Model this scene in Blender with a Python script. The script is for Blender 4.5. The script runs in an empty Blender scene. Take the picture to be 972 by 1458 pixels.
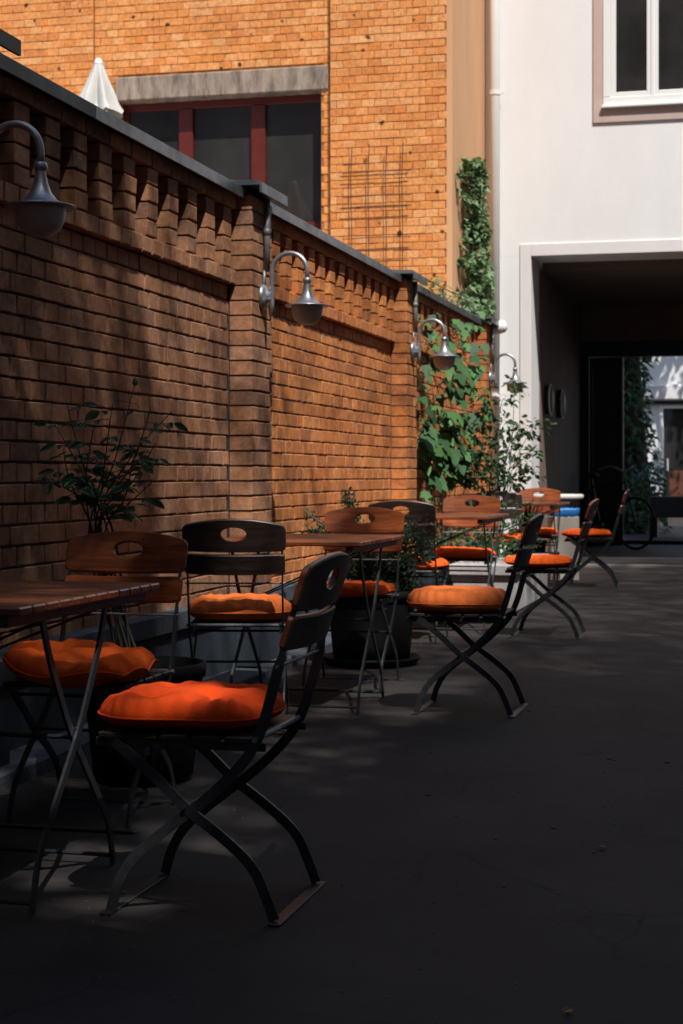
import bpy, math, random
from mathutils import Vector, Matrix

random.seed(7)
sc = bpy.context.scene
COL = sc.collection
PI = math.pi
R = math.radians

# ------------------------------------------------------------------ camera
cam_d = bpy.data.cameras.new("camera")
cam = bpy.data.objects.new("camera", cam_d)
COL.objects.link(cam)
cam.location = (0, 0, 1.06)
cam.rotation_euler = (R(90), 0, R(14.0138))
cam_d.sensor_width = 36.0
cam_d.lens = 2400 / 1458 * 36
cam_d.shift_y = -53 / 1458
cam_d.clip_start = 0.05
cam_d.clip_end = 2000
cam_d.dof.use_dof = True
cam_d.dof.focus_distance = 5.0
cam_d.dof.aperture_fstop = 8.0
sc.camera = cam

# ------------------------------------------------------------------ world, sun, exposure
SUN = Vector((0.75, -1.0, 1.94)).normalized()
world = bpy.data.worlds.new("World")
sc.world = world
world.use_nodes = True
wn = world.node_tree
wn.nodes.clear()
wo = wn.nodes.new("ShaderNodeOutputWorld")
bg = wn.nodes.new("ShaderNodeBackground")
sky = wn.nodes.new("ShaderNodeTexSky")
sky.sky_type = 'NISHITA'
sky.sun_disc = False
sky.sun_elevation = math.asin(SUN.z)
sky.sun_rotation = math.atan2(SUN.x, SUN.y)
bg.inputs['Strength'].default_value = 0.14
wn.links.new(sky.outputs[0], bg.inputs[0])
wn.links.new(bg.outputs[0], wo.inputs[0])

sun_d = bpy.data.lights.new("sun", 'SUN')
sun_d.energy = 5.0
sun_d.angle = R(0.5)
sun_d.color = (1.0, 0.965, 0.92)
sun = bpy.data.objects.new("sun", sun_d)
COL.objects.link(sun)
sun.rotation_euler = SUN.to_track_quat('Z', 'Y').to_euler()
sun.location = (10, -15, 30)

sc.view_settings.view_transform = 'Standard'
sc.view_settings.look = 'None'
sc.view_settings.exposure = 0.18
sc.view_settings.gamma = 1.0
sc.cycles.max_bounces = 8
sc.cycles.diffuse_bounces = 5

# ------------------------------------------------------------------ helpers
def G(y):
    return 0.006 * (y - 2)

class MB:
    def __init__(s):
        s.v = []; s.f = []; s.mi = []
    def add(s, vs, fs, M=None, mi=0):
        o = len(s.v)
        if M is not None:
            vs = [M @ Vector(p) for p in vs]
        s.v += [tuple(p) for p in vs]
        s.f += [tuple(i + o for i in f) for f in fs]
        s.mi += [mi] * len(fs)
        return s
    def box(s, x0, x1, y0, y1, z0, z1, M=None, mi=0):
        vs = [(x0,y0,z0),(x1,y0,z0),(x1,y1,z0),(x0,y1,z0),(x0,y0,z1),(x1,y0,z1),(x1,y1,z1),(x0,y1,z1)]
        fs = [(0,3,2,1),(4,5,6,7),(0,1,5,4),(1,2,6,5),(2,3,7,6),(3,0,4,7)]
        return s.add(vs, fs, M, mi)
    def cbox(s, x0, x1, y0, y1, z0, z1, c=0.004, M=None):
        """box with chamfered edges"""
        vs = []; idx = {}
        for i, X in enumerate(((x0, x0 + c), (x1, x1 - c))):
            for j, Y in enumerate(((y0, y0 + c), (y1, y1 - c))):
                for k, Z in enumerate(((z0, z0 + c), (z1, z1 - c))):
                    idx[i,j,k] = len(vs)
                    vs += [(X[0],Y[1],Z[1]), (X[1],Y[0],Z[1]), (X[1],Y[1],Z[0])]
        fs = []
        def q(*a): fs.append(a)
        for i in (0,1):
            a = [idx[i,0,0], idx[i,1,0], idx[i,1,1], idx[i,0,1]]
            q(*(a if i else a[::-1]))
        for j in (0,1):
            a = [idx[0,j,0]+1, idx[1,j,0]+1, idx[1,j,1]+1, idx[0,j,1]+1]
            q(*(a[::-1] if j else a))
        for k in (0,1):
            a = [idx[0,0,k]+2, idx[1,0,k]+2, idx[1,1,k]+2, idx[0,1,k]+2]
            q(*(a if k else a[::-1]))
        for i in (0,1):
            for j in (0,1):
                q(idx[i,j,0], idx[i,j,0]+1, idx[i,j,1]+1, idx[i,j,1])
        for i in (0,1):
            for k in (0,1):
                q(idx[i,0,k], idx[i,1,k], idx[i,1,k]+2, idx[i,0,k]+2)
        for j in (0,1):
            for k in (0,1):
                q(idx[0,j,k]+1, idx[1,j,k]+1, idx[1,j,k]+2, idx[0,j,k]+2)
        for t in idx.values():
            q(t, t+1, t+2)
        return s.add(vs, fs, M)
    def tube(s, path, r, n=8, cap=True, M=None):
        P = [Vector(p) for p in path]
        rs = r if isinstance(r, (list, tuple)) else [r] * len(P)
        vs = []; fs = []
        t0 = (P[1] - P[0]).normalized()
        up = Vector((0,0,1)) if abs(t0.z) < 0.9 else Vector((1,0,0))
        a = t0.cross(up).normalized()
        for i, p in enumerate(P):
            t = (P[min(i+1, len(P)-1)] - P[max(i-1, 0)]).normalized()
            a = (a - t * a.dot(t))
            a = a.normalized() if a.length > 1e-6 else t.orthogonal().normalized()
            b = t.cross(a)
            for k in range(n):
                w = 2 * PI * k / n
                vs.append(p + (a * math.cos(w) + b * math.sin(w)) * rs[i])
        for i in range(len(P) - 1):
            for k in range(n):
                k2 = (k + 1) % n
                fs.append((i*n+k, i*n+k2, (i+1)*n+k2, (i+1)*n+k))
        if cap:
            fs.append(tuple(range(n))[::-1]); fs.append(tuple((len(P)-1)*n + k for k in range(n)))
        return s.add(vs, fs, M)
    def lathe(s, prof, n=24, M=None, cap0=False, cap1=False):
        vs = []; fs = []
        for (r, z) in prof:
            for k in range(n):
                w = 2 * PI * k / n
                vs.append((r * math.cos(w), r * math.sin(w), z))
        for i in range(len(prof) - 1):
            for k in range(n):
                k2 = (k + 1) % n
                fs.append((i*n+k, i*n+k2, (i+1)*n+k2, (i+1)*n+k))
        if cap0: fs.append(tuple(range(n))[::-1])
        if cap1: fs.append(tuple((len(prof)-1)*n + k for k in range(n)))
        return s.add(vs, fs, M)
    def mesh(s, name, mats, smooth=False, fixn=True):
        me = bpy.data.meshes.new(name)
        me.from_pydata(s.v, [], s.f)
        for m in (mats if isinstance(mats, (list, tuple)) else [mats]):
            me.materials.append(m)
        if any(s.mi):
            me.polygons.foreach_set('material_index', s.mi)
        if smooth:
            me.polygons.foreach_set('use_smooth', [True] * len(me.polygons))
        me.validate(); me.update()
        return me
    def build(s, name, mats, parent=None, smooth=False):
        return link(name, s.mesh(name, mats, smooth), parent)

def link(name, data, parent=None):
    o = bpy.data.objects.new(name, data)
    COL.objects.link(o)
    if parent is not None:
        o.parent = parent
    return o

def tag(o, label=None, cat=None, group=None, kind=None):
    if label: o['label'] = label
    if cat: o['category'] = cat
    if group: o['group'] = group
    if kind: o['kind'] = kind
    return o

def thing(name, label, cat, loc=(0,0,0), rz=0, group=None):
    o = link(name, None)
    o.location = loc; o.rotation_euler = (0, 0, rz)
    return tag(o, label, cat, group)

def copy_tree(o, parent=None):
    c = o.copy(); COL.objects.link(c)
    if parent is not None: c.parent = parent
    for ch in list(o.children):
        copy_tree(ch, c)
    return c

def smooth_path(pts, n=6):
    P = [Vector(p) for p in pts]
    out = []
    for i in range(len(P) - 1):
        p0 = P[max(i-1, 0)]; p1 = P[i]; p2 = P[i+1]; p3 = P[min(i+2, len(P)-1)]
        for k in range(n):
            t = k / n
            out.append(0.5 * ((2*p1) + (p2-p0)*t + (2*p0-5*p1+4*p2-p3)*t*t + (3*p1-p0-3*p2+p3)*t**3))
    out.append(P[-1])
    return out

# ------------------------------------------------------------------ materials
def mat(name, col, rough=0.6, metal=0.0, var=0.0, vscale=8.0, bump=0.0, bscale=60.0, spec=0.5, col2=None, stretch=None):
    m = bpy.data.materials.new(name); m.use_nodes = True
    nt = m.node_tree; b = nt.nodes['Principled BSDF']
    b.inputs['Roughness'].default_value = rough
    b.inputs['Metallic'].default_value = metal
    b.inputs['Specular IOR Level'].default_value = spec
    b.inputs['Base Color'].default_value = (*col, 1)
    if var or bump:
        tc = nt.nodes.new('ShaderNodeTexCoord')
        src = tc.outputs['Object']
        if stretch:
            mp = nt.nodes.new('ShaderNodeMapping'); mp.inputs['Scale'].default_value = stretch
            nt.links.new(src, mp.inputs[0]); src = mp.outputs[0]
    if var:
        n = nt.nodes.new('ShaderNodeTexNoise'); n.inputs['Scale'].default_value = vscale
        n.inputs['Detail'].default_value = 6; n.inputs['Roughness'].default_value = 0.65
        nt.links.new(src, n.inputs['Vector'])
        r = nt.nodes.new('ShaderNodeValToRGB')
        c2 = col2 or tuple(c * (1 - var) for c in col)
        r.color_ramp.elements[0].position = 0.3; r.color_ramp.elements[0].color = (*c2, 1)
        r.color_ramp.elements[1].position = 0.7; r.color_ramp.elements[1].color = (*[min(1, c * (1 + var * 0.4)) for c in col], 1)
        nt.links.new(n.outputs['Fac'], r.inputs[0]); nt.links.new(r.outputs[0], b.inputs['Base Color'])
    if bump:
        n2 = nt.nodes.new('ShaderNodeTexNoise'); n2.inputs['Scale'].default_value = bscale; n2.inputs['Detail'].default_value = 5
        nt.links.new(src, n2.inputs['Vector'])
        bp = nt.nodes.new('ShaderNodeBump'); bp.inputs['Strength'].default_value = bump; bp.inputs['Distance'].default_value = 0.01
        nt.links.new(n2.outputs['Fac'], bp.inputs['Height']); nt.links.new(bp.outputs[0], b.inputs['Normal'])
    return m

def brick_mat(name, cols, soot=0.5, pits=False, bump=0.5, salt=0.0):
    m = bpy.data.materials.new(name); m.use_nodes = True
    nt = m.node_tree; N = nt.nodes.new; L = nt.links.new
    b = nt.nodes['Principled BSDF']; b.inputs['Roughness'].default_value = 0.85; b.inputs['Specular IOR Level'].default_value = 0.25
    geo = N('ShaderNodeNewGeometry'); oi = N('ShaderNodeObjectInfo')
    ad = N('ShaderNodeMath'); ad.operation = 'ADD'; L(geo.outputs['Random Per Island'], ad.inputs[0]); L(oi.outputs['Random'], ad.inputs[1])
    fr = N('ShaderNodeMath'); fr.operation = 'FRACT'; L(ad.outputs[0], fr.inputs[0])
    ra = N('ShaderNodeValToRGB'); cr = ra.color_ramp
    while len(cr.elements) < len(cols): cr.elements.new(0.5)
    for i, c in enumerate(cols):
        cr.elements[i].position = i / (len(cols) - 1); cr.elements[i].color = (*c, 1)
    L(fr.outputs[0], ra.inputs[0])
    def noise(scale, detail=6, rough=0.6):
        n = N('ShaderNodeTexNoise'); n.inputs['Scale'].default_value = scale; n.inputs['Detail'].default_value = detail
        n.inputs['Roughness'].default_value = rough; L(geo.outputs['Position'], n.inputs['Vector']); return n
    def ramp(src, p0, c0, p1, c1):
        r = N('ShaderNodeValToRGB'); r.color_ramp.elements[0].position = p0; r.color_ramp.elements[0].color = (c0,c0,c0,1)
        r.color_ramp.elements[1].position = p1; r.color_ramp.elements[1].color = (c1,c1,c1,1); L(src, r.inputs[0]); return r
    def mul(a, bb, fac=1.0):
        x = N('ShaderNodeMix'); x.data_type = 'RGBA'; x.blend_type = 'MULTIPLY'; x.inputs['Factor'].default_value = fac
        L(a, x.inputs['A']); L(bb, x.inputs['B']); return x.outputs['Result']
    c = mul(ra.outputs[0], ramp(noise(28).outputs['Fac'], 0.25, 0.62, 0.7, 1.12).outputs[0])
    c = mul(c, ramp(noise(2.2, 8, 0.7).outputs['Fac'], 0.36, 1 - soot, 0.56, 1.0).outputs[0])
    if pits:
        vo = N('ShaderNodeTexVoronoi'); vo.inputs['Scale'].default_value = 4.6; L(geo.outputs['Position'], vo.inputs['Vector'])
        nz = noise(22, 3); sm = N('ShaderNodeMath'); sm.operation = 'MULTIPLY_ADD'; L(nz.outputs['Fac'], sm.inputs[0]); sm.inputs[1].default_value = 0.30; L(vo.outputs['Distance'], sm.inputs[2])
        c = mul(c, ramp(sm.outputs[0], 0.235, 0.12, 0.265, 1.0).outputs[0])
    if salt:
        x = N('ShaderNodeMix'); x.data_type = 'RGBA'; L(c, x.inputs['A']); x.inputs['B'].default_value = (0.55, 0.42, 0.32, 1)
        L(ramp(noise(3.7, 9, 0.75).outputs['Fac'], 0.60, 0.0, 0.78, salt).outputs[0], x.inputs['Factor']); c = x.outputs['Result']
    L(c, b.inputs['Base Color'])
    n3 = noise(90, 6, 0.7); bp = N('ShaderNodeBump'); bp.inputs['Strength'].default_value = bump; bp.inputs['Distance'].default_value = 0.008
    L(n3.outputs['Fac'], bp.inputs['Height']); L(bp.outputs[0], b.inputs['Normal'])
    return m

def wood_mat(name, c1, c2, rough=0.35, axis='Y'):
    m = bpy.data.materials.new(name); m.use_nodes = True
    nt = m.node_tree; N = nt.nodes.new; L = nt.links.new; b = nt.nodes['Principled BSDF']
    b.inputs['Roughness'].default_value = rough
    tc = N('ShaderNodeTexCoord'); mp = N('ShaderNodeMapping')
    mp.inputs['Scale'].default_value = {'Y': (40, 2.5, 40), 'X': (2.5, 40, 40)}[axis]
    oi = N('ShaderNodeObjectInfo'); L(oi.outputs['Random'], mp.inputs['Location'])
    L(tc.outputs['Object'], mp.inputs[0])
    n = N('ShaderNodeTexNoise'); n.inputs['Scale'].default_value = 1.4; n.inputs['Detail'].default_value = 7; n.inputs['Distortion'].default_value = 0.6
    L(mp.outputs[0], n.inputs['Vector'])
    r = N('ShaderNodeValToRGB'); r.color_ramp.elements[0].position = 0.32; r.color_ramp.elements[0].color = (*c1, 1)
    r.color_ramp.elements[1].position = 0.7; r.color_ramp.elements[1].color = (*c2, 1)
    L(n.outputs['Fac'], r.inputs[0])
    hs = N('ShaderNodeHueSaturation'); mr = N('ShaderNodeMapRange'); mr.inputs['To Min'].default_value = 0.75; mr.inputs['To Max'].default_value = 1.25
    L(oi.outputs['Random'], mr.inputs['Value']); L(mr.outputs[0], hs.inputs['Value']); L(r.outputs[0], hs.inputs['Color'])
    L(hs.outputs[0], b.inputs['Base Color'])
    bp = N('ShaderNodeBump'); bp.inputs['Strength'].default_value = 0.15; bp.inputs['Distance'].default_value = 0.004
    L(n.outputs['Fac'], bp.inputs['Height']); L(bp.outputs[0], b.inputs['Normal'])
    return m

def leaf_mat(name, c1, c2):
    m = bpy.data.materials.new(name); m.use_nodes = True
    nt = m.node_tree; N = nt.nodes.new; L = nt.links.new; b = nt.nodes['Principled BSDF']
    b.inputs['Roughness'].default_value = 0.58; b.inputs['Specular IOR Level'].default_value = 0.35
    geo = N('ShaderNodeNewGeometry'); oi = N('ShaderNodeObjectInfo')
    ad = N('ShaderNodeMath'); ad.operation = 'ADD'; L(geo.outputs['Random Per Island'], ad.inputs[0]); L(oi.outputs['Random'], ad.inputs[1])
    fr = N('ShaderNodeMath'); fr.operation = 'FRACT'; L(ad.outputs[0], fr.inputs[0])
    r = N('ShaderNodeValToRGB'); r.color_ramp.elements[0].color = (*c1, 1); r.color_ramp.elements[1].color = (*c2, 1)
    L(fr.outputs[0], r.inputs[0]); L(r.outputs[0], b.inputs['Base Color'])
    tr = N('ShaderNodeBsdfTranslucent'); hs = N('ShaderNodeHueSaturation'); hs.inputs['Value'].default_value = 1.6; hs.inputs['Hue'].default_value = 0.48
    L(r.outputs[0], hs.inputs['Color']); L(hs.outputs[0], tr.inputs['Color'])
    mx = N('ShaderNodeMixShader'); mx.inputs[0].default_value = 0.22
    out = nt.nodes['Material Output']; L(b.outputs[0], mx.inputs[1]); L(tr.outputs[0], mx.inputs[2]); L(mx.outputs[0], out.inputs[0])
    return m

def asphalt_mat():
    m = bpy.data.materials.new('asphalt'); m.use_nodes = True
    nt = m.node_tree; N = nt.nodes.new; L = nt.links.new; b = nt.nodes['Principled BSDF']
    b.inputs['Roughness'].default_value = 0.8; b.inputs['Specular IOR Level'].default_value = 0.3
    geo = N('ShaderNodeNewGeometry')
    def noise(s, d=6, rr=0.6):
        n = N('ShaderNodeTexNoise'); n.inputs['Scale'].default_value = s; n.inputs['Detail'].default_value = d; n.inputs['Roughness'].default_value = rr
        L(geo.outputs['Position'], n.inputs['Vector']); return n
    def ramp(src, els):
        r = N('ShaderNodeValToRGB')
        while len(r.color_ramp.elements) < len(els): r.color_ramp.elements.new(0.5)
        for e, (p, c) in zip(r.color_ramp.elements, els): e.position = p; e.color = (*c, 1)
        L(src, r.inputs[0]); return r
    def mix(mode, a, bb, f=1.0):
        x = N('ShaderNodeMix'); x.data_type = 'RGBA'; x.blend_type = mode; x.inputs['Factor'].default_value = f
        L(a, x.inputs['A']); L(bb, x.inputs['B']); return x
    base = ramp(noise(260, 3).outputs['Fac'], [(0.3, (0.024, 0.0205, 0.0195)), (0.62, (0.038, 0.0325, 0.0305)), (0.78, (0.08, 0.072, 0.068))])
    big = ramp(noise(1.6, 7, 0.7).outputs['Fac'], [(0.35, (0.62, 0.59, 0.57)), (0.68, (1.28, 1.24, 1.22))])
    c = mix('MULTIPLY', base.outputs[0], big.outputs[0]).outputs['Result']
    # cracks: thin lines of a warped voronoi edge, only where a mask allows
    nz = noise(3.0, 5); mp = N('ShaderNodeMix'); mp.data_type = 'VECTOR'; mp.inputs['Factor'].default_value = 0.12
    L(geo.outputs['Position'], mp.inputs['A']); L(nz.outputs['Color'], mp.inputs['B'])
    vo = N('ShaderNodeTexVoronoi'); vo.feature = 'DISTANCE_TO_EDGE'; vo.inputs['Scale'].default_value = 1.3
    L(mp.outputs['Result'], vo.inputs['Vector'])
    ck = ramp(vo.outputs['Distance'], [(0.0, (0.25, 0.25, 0.25)), (0.008, (1, 1, 1))])
    mk = ramp(noise(0.9, 4).outputs['Fac'], [(0.5, (0, 0, 0)), (0.6, (1, 1, 1))])
    x = N('ShaderNodeMix'); x.data_type = 'RGBA'; x.blend_type = 'MULTIPLY'; L(mk.outputs[0], x.inputs['Factor']); L(c, x.inputs['A']); L(ck.outputs[0], x.inputs['B'])
    c = x.outputs['Result']
    L(c, b.inputs['Base Color'])
    bp = N('ShaderNodeBump'); bp.inputs['Strength'].default_value = 0.7; bp.inputs['Distance'].default_value = 0.006
    L(noise(220, 4, 0.7).outputs['Fac'], bp.inputs['Height']); L(bp.outputs[0], b.inputs['Normal'])
    return m

M_asphalt = asphalt_mat()
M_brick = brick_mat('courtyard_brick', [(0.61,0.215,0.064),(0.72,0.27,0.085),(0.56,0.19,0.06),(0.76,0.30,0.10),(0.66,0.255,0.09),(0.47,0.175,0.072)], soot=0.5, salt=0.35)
M_brick_shaded = brick_mat('shaded_weathered_brick', [(0.43,0.21,0.11),(0.52,0.25,0.13),(0.39,0.18,0.095),(0.55,0.265,0.135),(0.45,0.235,0.14),(0.32,0.16,0.095)], soot=0.6, salt=0.4)  # near bricks: dirt plus skylit shade greyed into the colour
M_brick_f = brick_mat('facade_brick', [(0.80,0.30,0.08),(0.85,0.36,0.12),(0.76,0.26,0.062),(0.86,0.41,0.16),(0.83,0.32,0.09),(0.70,0.25,0.075)], soot=0.12, pits=True, bump=0.3)
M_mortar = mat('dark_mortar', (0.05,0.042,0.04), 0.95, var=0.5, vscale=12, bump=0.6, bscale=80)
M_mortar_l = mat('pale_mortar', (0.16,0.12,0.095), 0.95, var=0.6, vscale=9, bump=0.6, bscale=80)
M_mortar_f = mat('facade_mortar', (0.42,0.165,0.05), 0.95, var=0.5, vscale=12, bump=0.4, bscale=80)
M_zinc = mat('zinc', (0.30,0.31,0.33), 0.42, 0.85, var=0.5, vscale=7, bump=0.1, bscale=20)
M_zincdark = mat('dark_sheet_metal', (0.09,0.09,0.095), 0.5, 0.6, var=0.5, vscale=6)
M_lamp = mat('lamp_metal', (0.36,0.37,0.39), 0.38, 0.75, var=0.25, vscale=10)
M_glassbowl = mat('frosted_glass', (0.38,0.345,0.32), 0.45, 0.0)
M_glassbowl.node_tree.nodes['Principled BSDF'].inputs['Transmission Weight'].default_value = 0.12
M_lens = mat('dark_lens', (0.02,0.018,0.016), 0.5)
M_white = mat('white_plaster', (0.81,0.80,0.79), 0.9, var=0.05, vscale=2.2, bump=0.15, bscale=40, stretch=(1,1,.35))
M_whitetrim = mat('white_trim_plaster', (0.77,0.735,0.72), 0.9, var=0.06, vscale=2, bump=0.1, bscale=40)
M_taupe = mat('taupe_plaster', (0.54,0.42,0.37), 0.9, var=0.12, vscale=3)
M_orange = mat('orange_plaster', (0.66,0.36,0.18), 0.9, var=0.12, vscale=3, bump=0.12, bscale=40, stretch=(1,1,0.15))
M_whitepaint = mat('white_paint', (0.82,0.82,0.80), 0.4)
M_pipe = mat('pipe_white', (0.78,0.76,0.73), 0.5, var=0.05, vscale=3)
M_redwood = mat('red_window_paint', (0.115,0.011,0.005), 0.45, var=0.25, vscale=10)
M_lintel = mat('stained_concrete', (0.36,0.275,0.21), 0.9, var=0.75, vscale=5, bump=0.4, bscale=50, stretch=(2,1,0.5))
M_pane = mat('window_glass', (0.034,0.031,0.03), 0.03, 0.0, spec=0.6, var=0.5, vscale=0.8, bump=0.02, bscale=2.5)
M_dark = mat('dark_room', (0.03,0.03,0.03), 0.9)
M_tunnel = mat('passage_paint', (0.22,0.145,0.115), 0.85, var=0.2, vscale=2)
M_black = mat('black_metal', (0.012,0.012,0.013), 0.5)
M_frame = mat('chair_steel', (0.055,0.058,0.065), 0.42, 0.55, var=0.4, vscale=30, bump=0.08, bscale=120)
M_galv = mat('light_steel', (0.24,0.24,0.25), 0.5, 0.35, var=0.4, vscale=20)
M_wood = wood_mat('varnished_wood', (0.11,0.025,0.007), (0.32,0.080,0.018), 0.36, 'Y')
M_woodx = wood_mat('table_wood', (0.10,0.026,0.009), (0.24,0.070,0.021), 0.36, 'X')
M_backwood = wood_mat('dark_stained_wood', (0.040,0.026,0.021), (0.075,0.050,0.041), 0.4, 'Y')
M_wooddark = wood_mat('seat_wood', (0.02,0.011,0.007), (0.045,0.022,0.012), 0.5, 'Y')
M_cushion = mat('orange_cotton', (0.60,0.055,0.006), 0.95, var=0.16, vscale=9, bump=0.3, bscale=320, spec=0.15)
M_cushion_m = mat('worn_orange_cotton', (0.86,0.12,0.014), 0.95, var=0.2, vscale=9, bump=0.3, bscale=320, spec=0.15)
M_cushion_f = mat('faded_orange_cotton', (0.72,0.165,0.038), 0.95, var=0.22, vscale=9, bump=0.3, bscale=320, spec=0.15)
M_plinth = mat('slate_paint', (0.032,0.045,0.06), 0.7, var=0.45, vscale=4, bump=0.3, bscale=40, stretch=(1,1,0.4))
M_kerb = mat('slate_concrete', (0.055,0.072,0.09), 0.85, var=0.35, vscale=5, bump=0.4, bscale=60)
M_pot = mat('black_plastic', (0.010,0.010,0.011), 0.7, var=0.2, vscale=6, spec=0.2)
M_soil = mat('soil', (0.03,0.02,0.013), 1.0, var=0.5, vscale=40, bump=1.0, bscale=50)
M_concrete = mat('pale_concrete', (0.46,0.43,0.42), 0.9, var=0.25, vscale=5, bump=0.3, bscale=60)
M_stone = mat('threshold_stone', (0.16,0.14,0.125), 0.8, var=0.2, vscale=5)
M_rose = leaf_mat('rose_leaf', (0.035,0.085,0.05), (0.10,0.18,0.09))
M_vine = leaf_mat('vine_leaf', (0.014,0.055,0.020), (0.085,0.20,0.05))
M_ivy = leaf_mat('ivy_leaf', (0.026,0.07,0.030), (0.09,0.17,0.065))
M_wallivy = leaf_mat('wall_ivy_leaf', (0.05,0.12,0.05), (0.22,0.32,0.15))
M_herb = leaf_mat('herb_leaf', (0.045,0.09,0.05), (0.12,0.17,0.09))
M_stem = mat('green_brown_stem', (0.05,0.045,0.022), 0.7, var=0.3, vscale=20)
M_flower = mat('orange_petal', (0.65,0.10,0.02), 0.6)
M_umbrella = mat('white_canvas', (0.56,0.545,0.51), 0.9, var=0.10, vscale=8, bump=0.1, bscale=150)
M_litter = mat('dry_leaf', (0.30,0.16,0.05), 0.8, var=0.5, vscale=40)
M_pale = mat('pale_scrap', (0.6,0.58,0.55), 0.8)
M_blue = mat('blue_plastic', (0.02,0.22,0.62), 0.35, var=0.15, vscale=12)
M_beige = mat('beige_plastic', (0.42,0.38,0.33), 0.6, var=0.15, vscale=5)
M_whitetop = mat('white_tabletop', (0.62,0.60,0.57), 0.5, var=0.1, vscale=8)
M_chrome = mat('chrome', (0.8,0.8,0.8), 0.35, 0.3)
M_slate = mat('roof_felt', (0.07,0.07,0.07), 0.9)
M_render = mat('grey_render', (0.42,0.39,0.36), 0.9, var=0.12, vscale=1.5)
M_bark = mat('bark', (0.07,0.05,0.035), 0.95, var=0.5, vscale=14, bump=0.8, bscale=30)
M_rust = mat('rusty_wire', (0.08,0.045,0.03), 0.7, 0.3)
M_tyre = mat('rubber', (0.012,0.012,0.012), 0.7)

# ------------------------------------------------------------------ ground
def grid_ground():
    b = MB(); xs = [-40, -2.42, 3, 40]; ys = [-40, 2, 20, 60]
    for y in ys:
        for x in xs: b.v.append((x, y, G(y)))
    for j in range(3):
        for i in range(3):
            b.f.append((j*4+i, j*4+i+1, (j+1)*4+i+1, (j+1)*4+i)); b.mi.append(0)
    o = b.build('ground', M_asphalt); o['kind'] = 'structure'
grid_ground()
b = MB(); b.box(-2.36, 1.3, 17.86, 23.0, 0.0, G(17.86) + .03); b.box(-8, 6, 23.0, 31.0, 0.0, G(17.86) + .0301 + .05); o = b.build('passage_floor', mat('shade_dark_floor', (.016, .013, .012), .7, var=.5, vscale=3)); o['kind'] = 'structure'  # dark sheet puts the shade of passage and far yard into the floor colour

# ------------------------------------------------------------------ bricks
def brick_geo(l, d, h, rnd, c=0.0035, j=0.0028):
    """brick, front face at x=0, running back to x=-d, length along y, height along z, chamfered front edges"""
    r = lambda: rnd.uniform(-j, j)
    a, b2 = l / 2, h / 2
    px = rnd.uniform(-0.0025, 0.0025)
    o = [(-a, -b2), (a, -b2), (a, b2), (-a, b2)]
    back = [(-d, y, z) for y, z in o]
    mid = [(-c + px, y + r() * 0.8, z + r() * 0.8) for y, z in o]
    fr = [(px + r() * 0.4, y * (1 - c / a) + r(), z * (1 - c / b2) + r() * 0.6) for y, z in o]
    vs = back + mid + fr
    fs = []
    for k in range(4):
        n = (k + 1) % 4
        fs.append((k, n, 4 + n, 4 + k)); fs.append((4 + k, 4 + n, 8 + n, 8 + k))
    fs.append((8, 9, 10, 11))
    return vs, fs

_bank = {}
def brick_mesh(l, d, h, m, key, nvar=5):
    k = (round(l, 3), round(d, 3), round(h, 3), key)
    if k not in _bank:
        rnd = random.Random(len(_bank))
        _bank[k] = []
        for _ in range(nvar):
            b = MB(); vs, fs = brick_geo(l, d, h, rnd); b.add(vs, fs); _bank[k].append(b.mesh('brick', m))
    return random.choice(_bank[k])

def lay(bricks, parent, m, key, limit, score, rz=0.0, rest_name='brickwork'):
    """bricks: (x, y, z, l, d, h). The `limit` best-scoring ones become objects, the rest one joined mesh"""
    order = sorted(range(len(bricks)), key=lambda i: -score(bricks[i]))
    Rm = Matrix.Rotation(rz, 4, 'Z')
    for i in order[:limit]:
        x, y, z, l, d, h = bricks[i]
        o = link('brick', brick_mesh(l, d, h, m, key), parent)
        o.location = (x, y, z); o.rotation_euler = (random.gauss(0, .004), 0, rz + random.gauss(0, .0025))
    rest = MB(); rnd = random.Random(3)
    for i in order[limit:]:
        x, y, z, l, d, h = bricks[i]
        vs, fs = brick_geo(l, d, h, rnd)
        rest.add(vs, fs, Matrix.Translation((x, y, z)) @ Rm @ Matrix.Rotation(rnd.gauss(0, .006), 4, 'X'))
    if rest.v:
        o = rest.build(rest_name, m, parent); o['kind'] = 'stuff'

CAMP = Vector((0, 0, 1.06)); CF = Vector((-math.sin(R(14.0138)), math.cos(R(14.0138)), 0)); CR = Vector((math.cos(R(14.0138)), math.sin(R(14.0138)), 0))
def in_view(x, y, z, m=0.0):
    v = Vector((x, y, z)) - CAMP; d = v.dot(CF)
    if d < 0.5: return False
    return abs(v.dot(CR) / d) < 486 / 2400 + m and -782 / 2400 - m < v.z / d < 676 / 2400 + m

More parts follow.
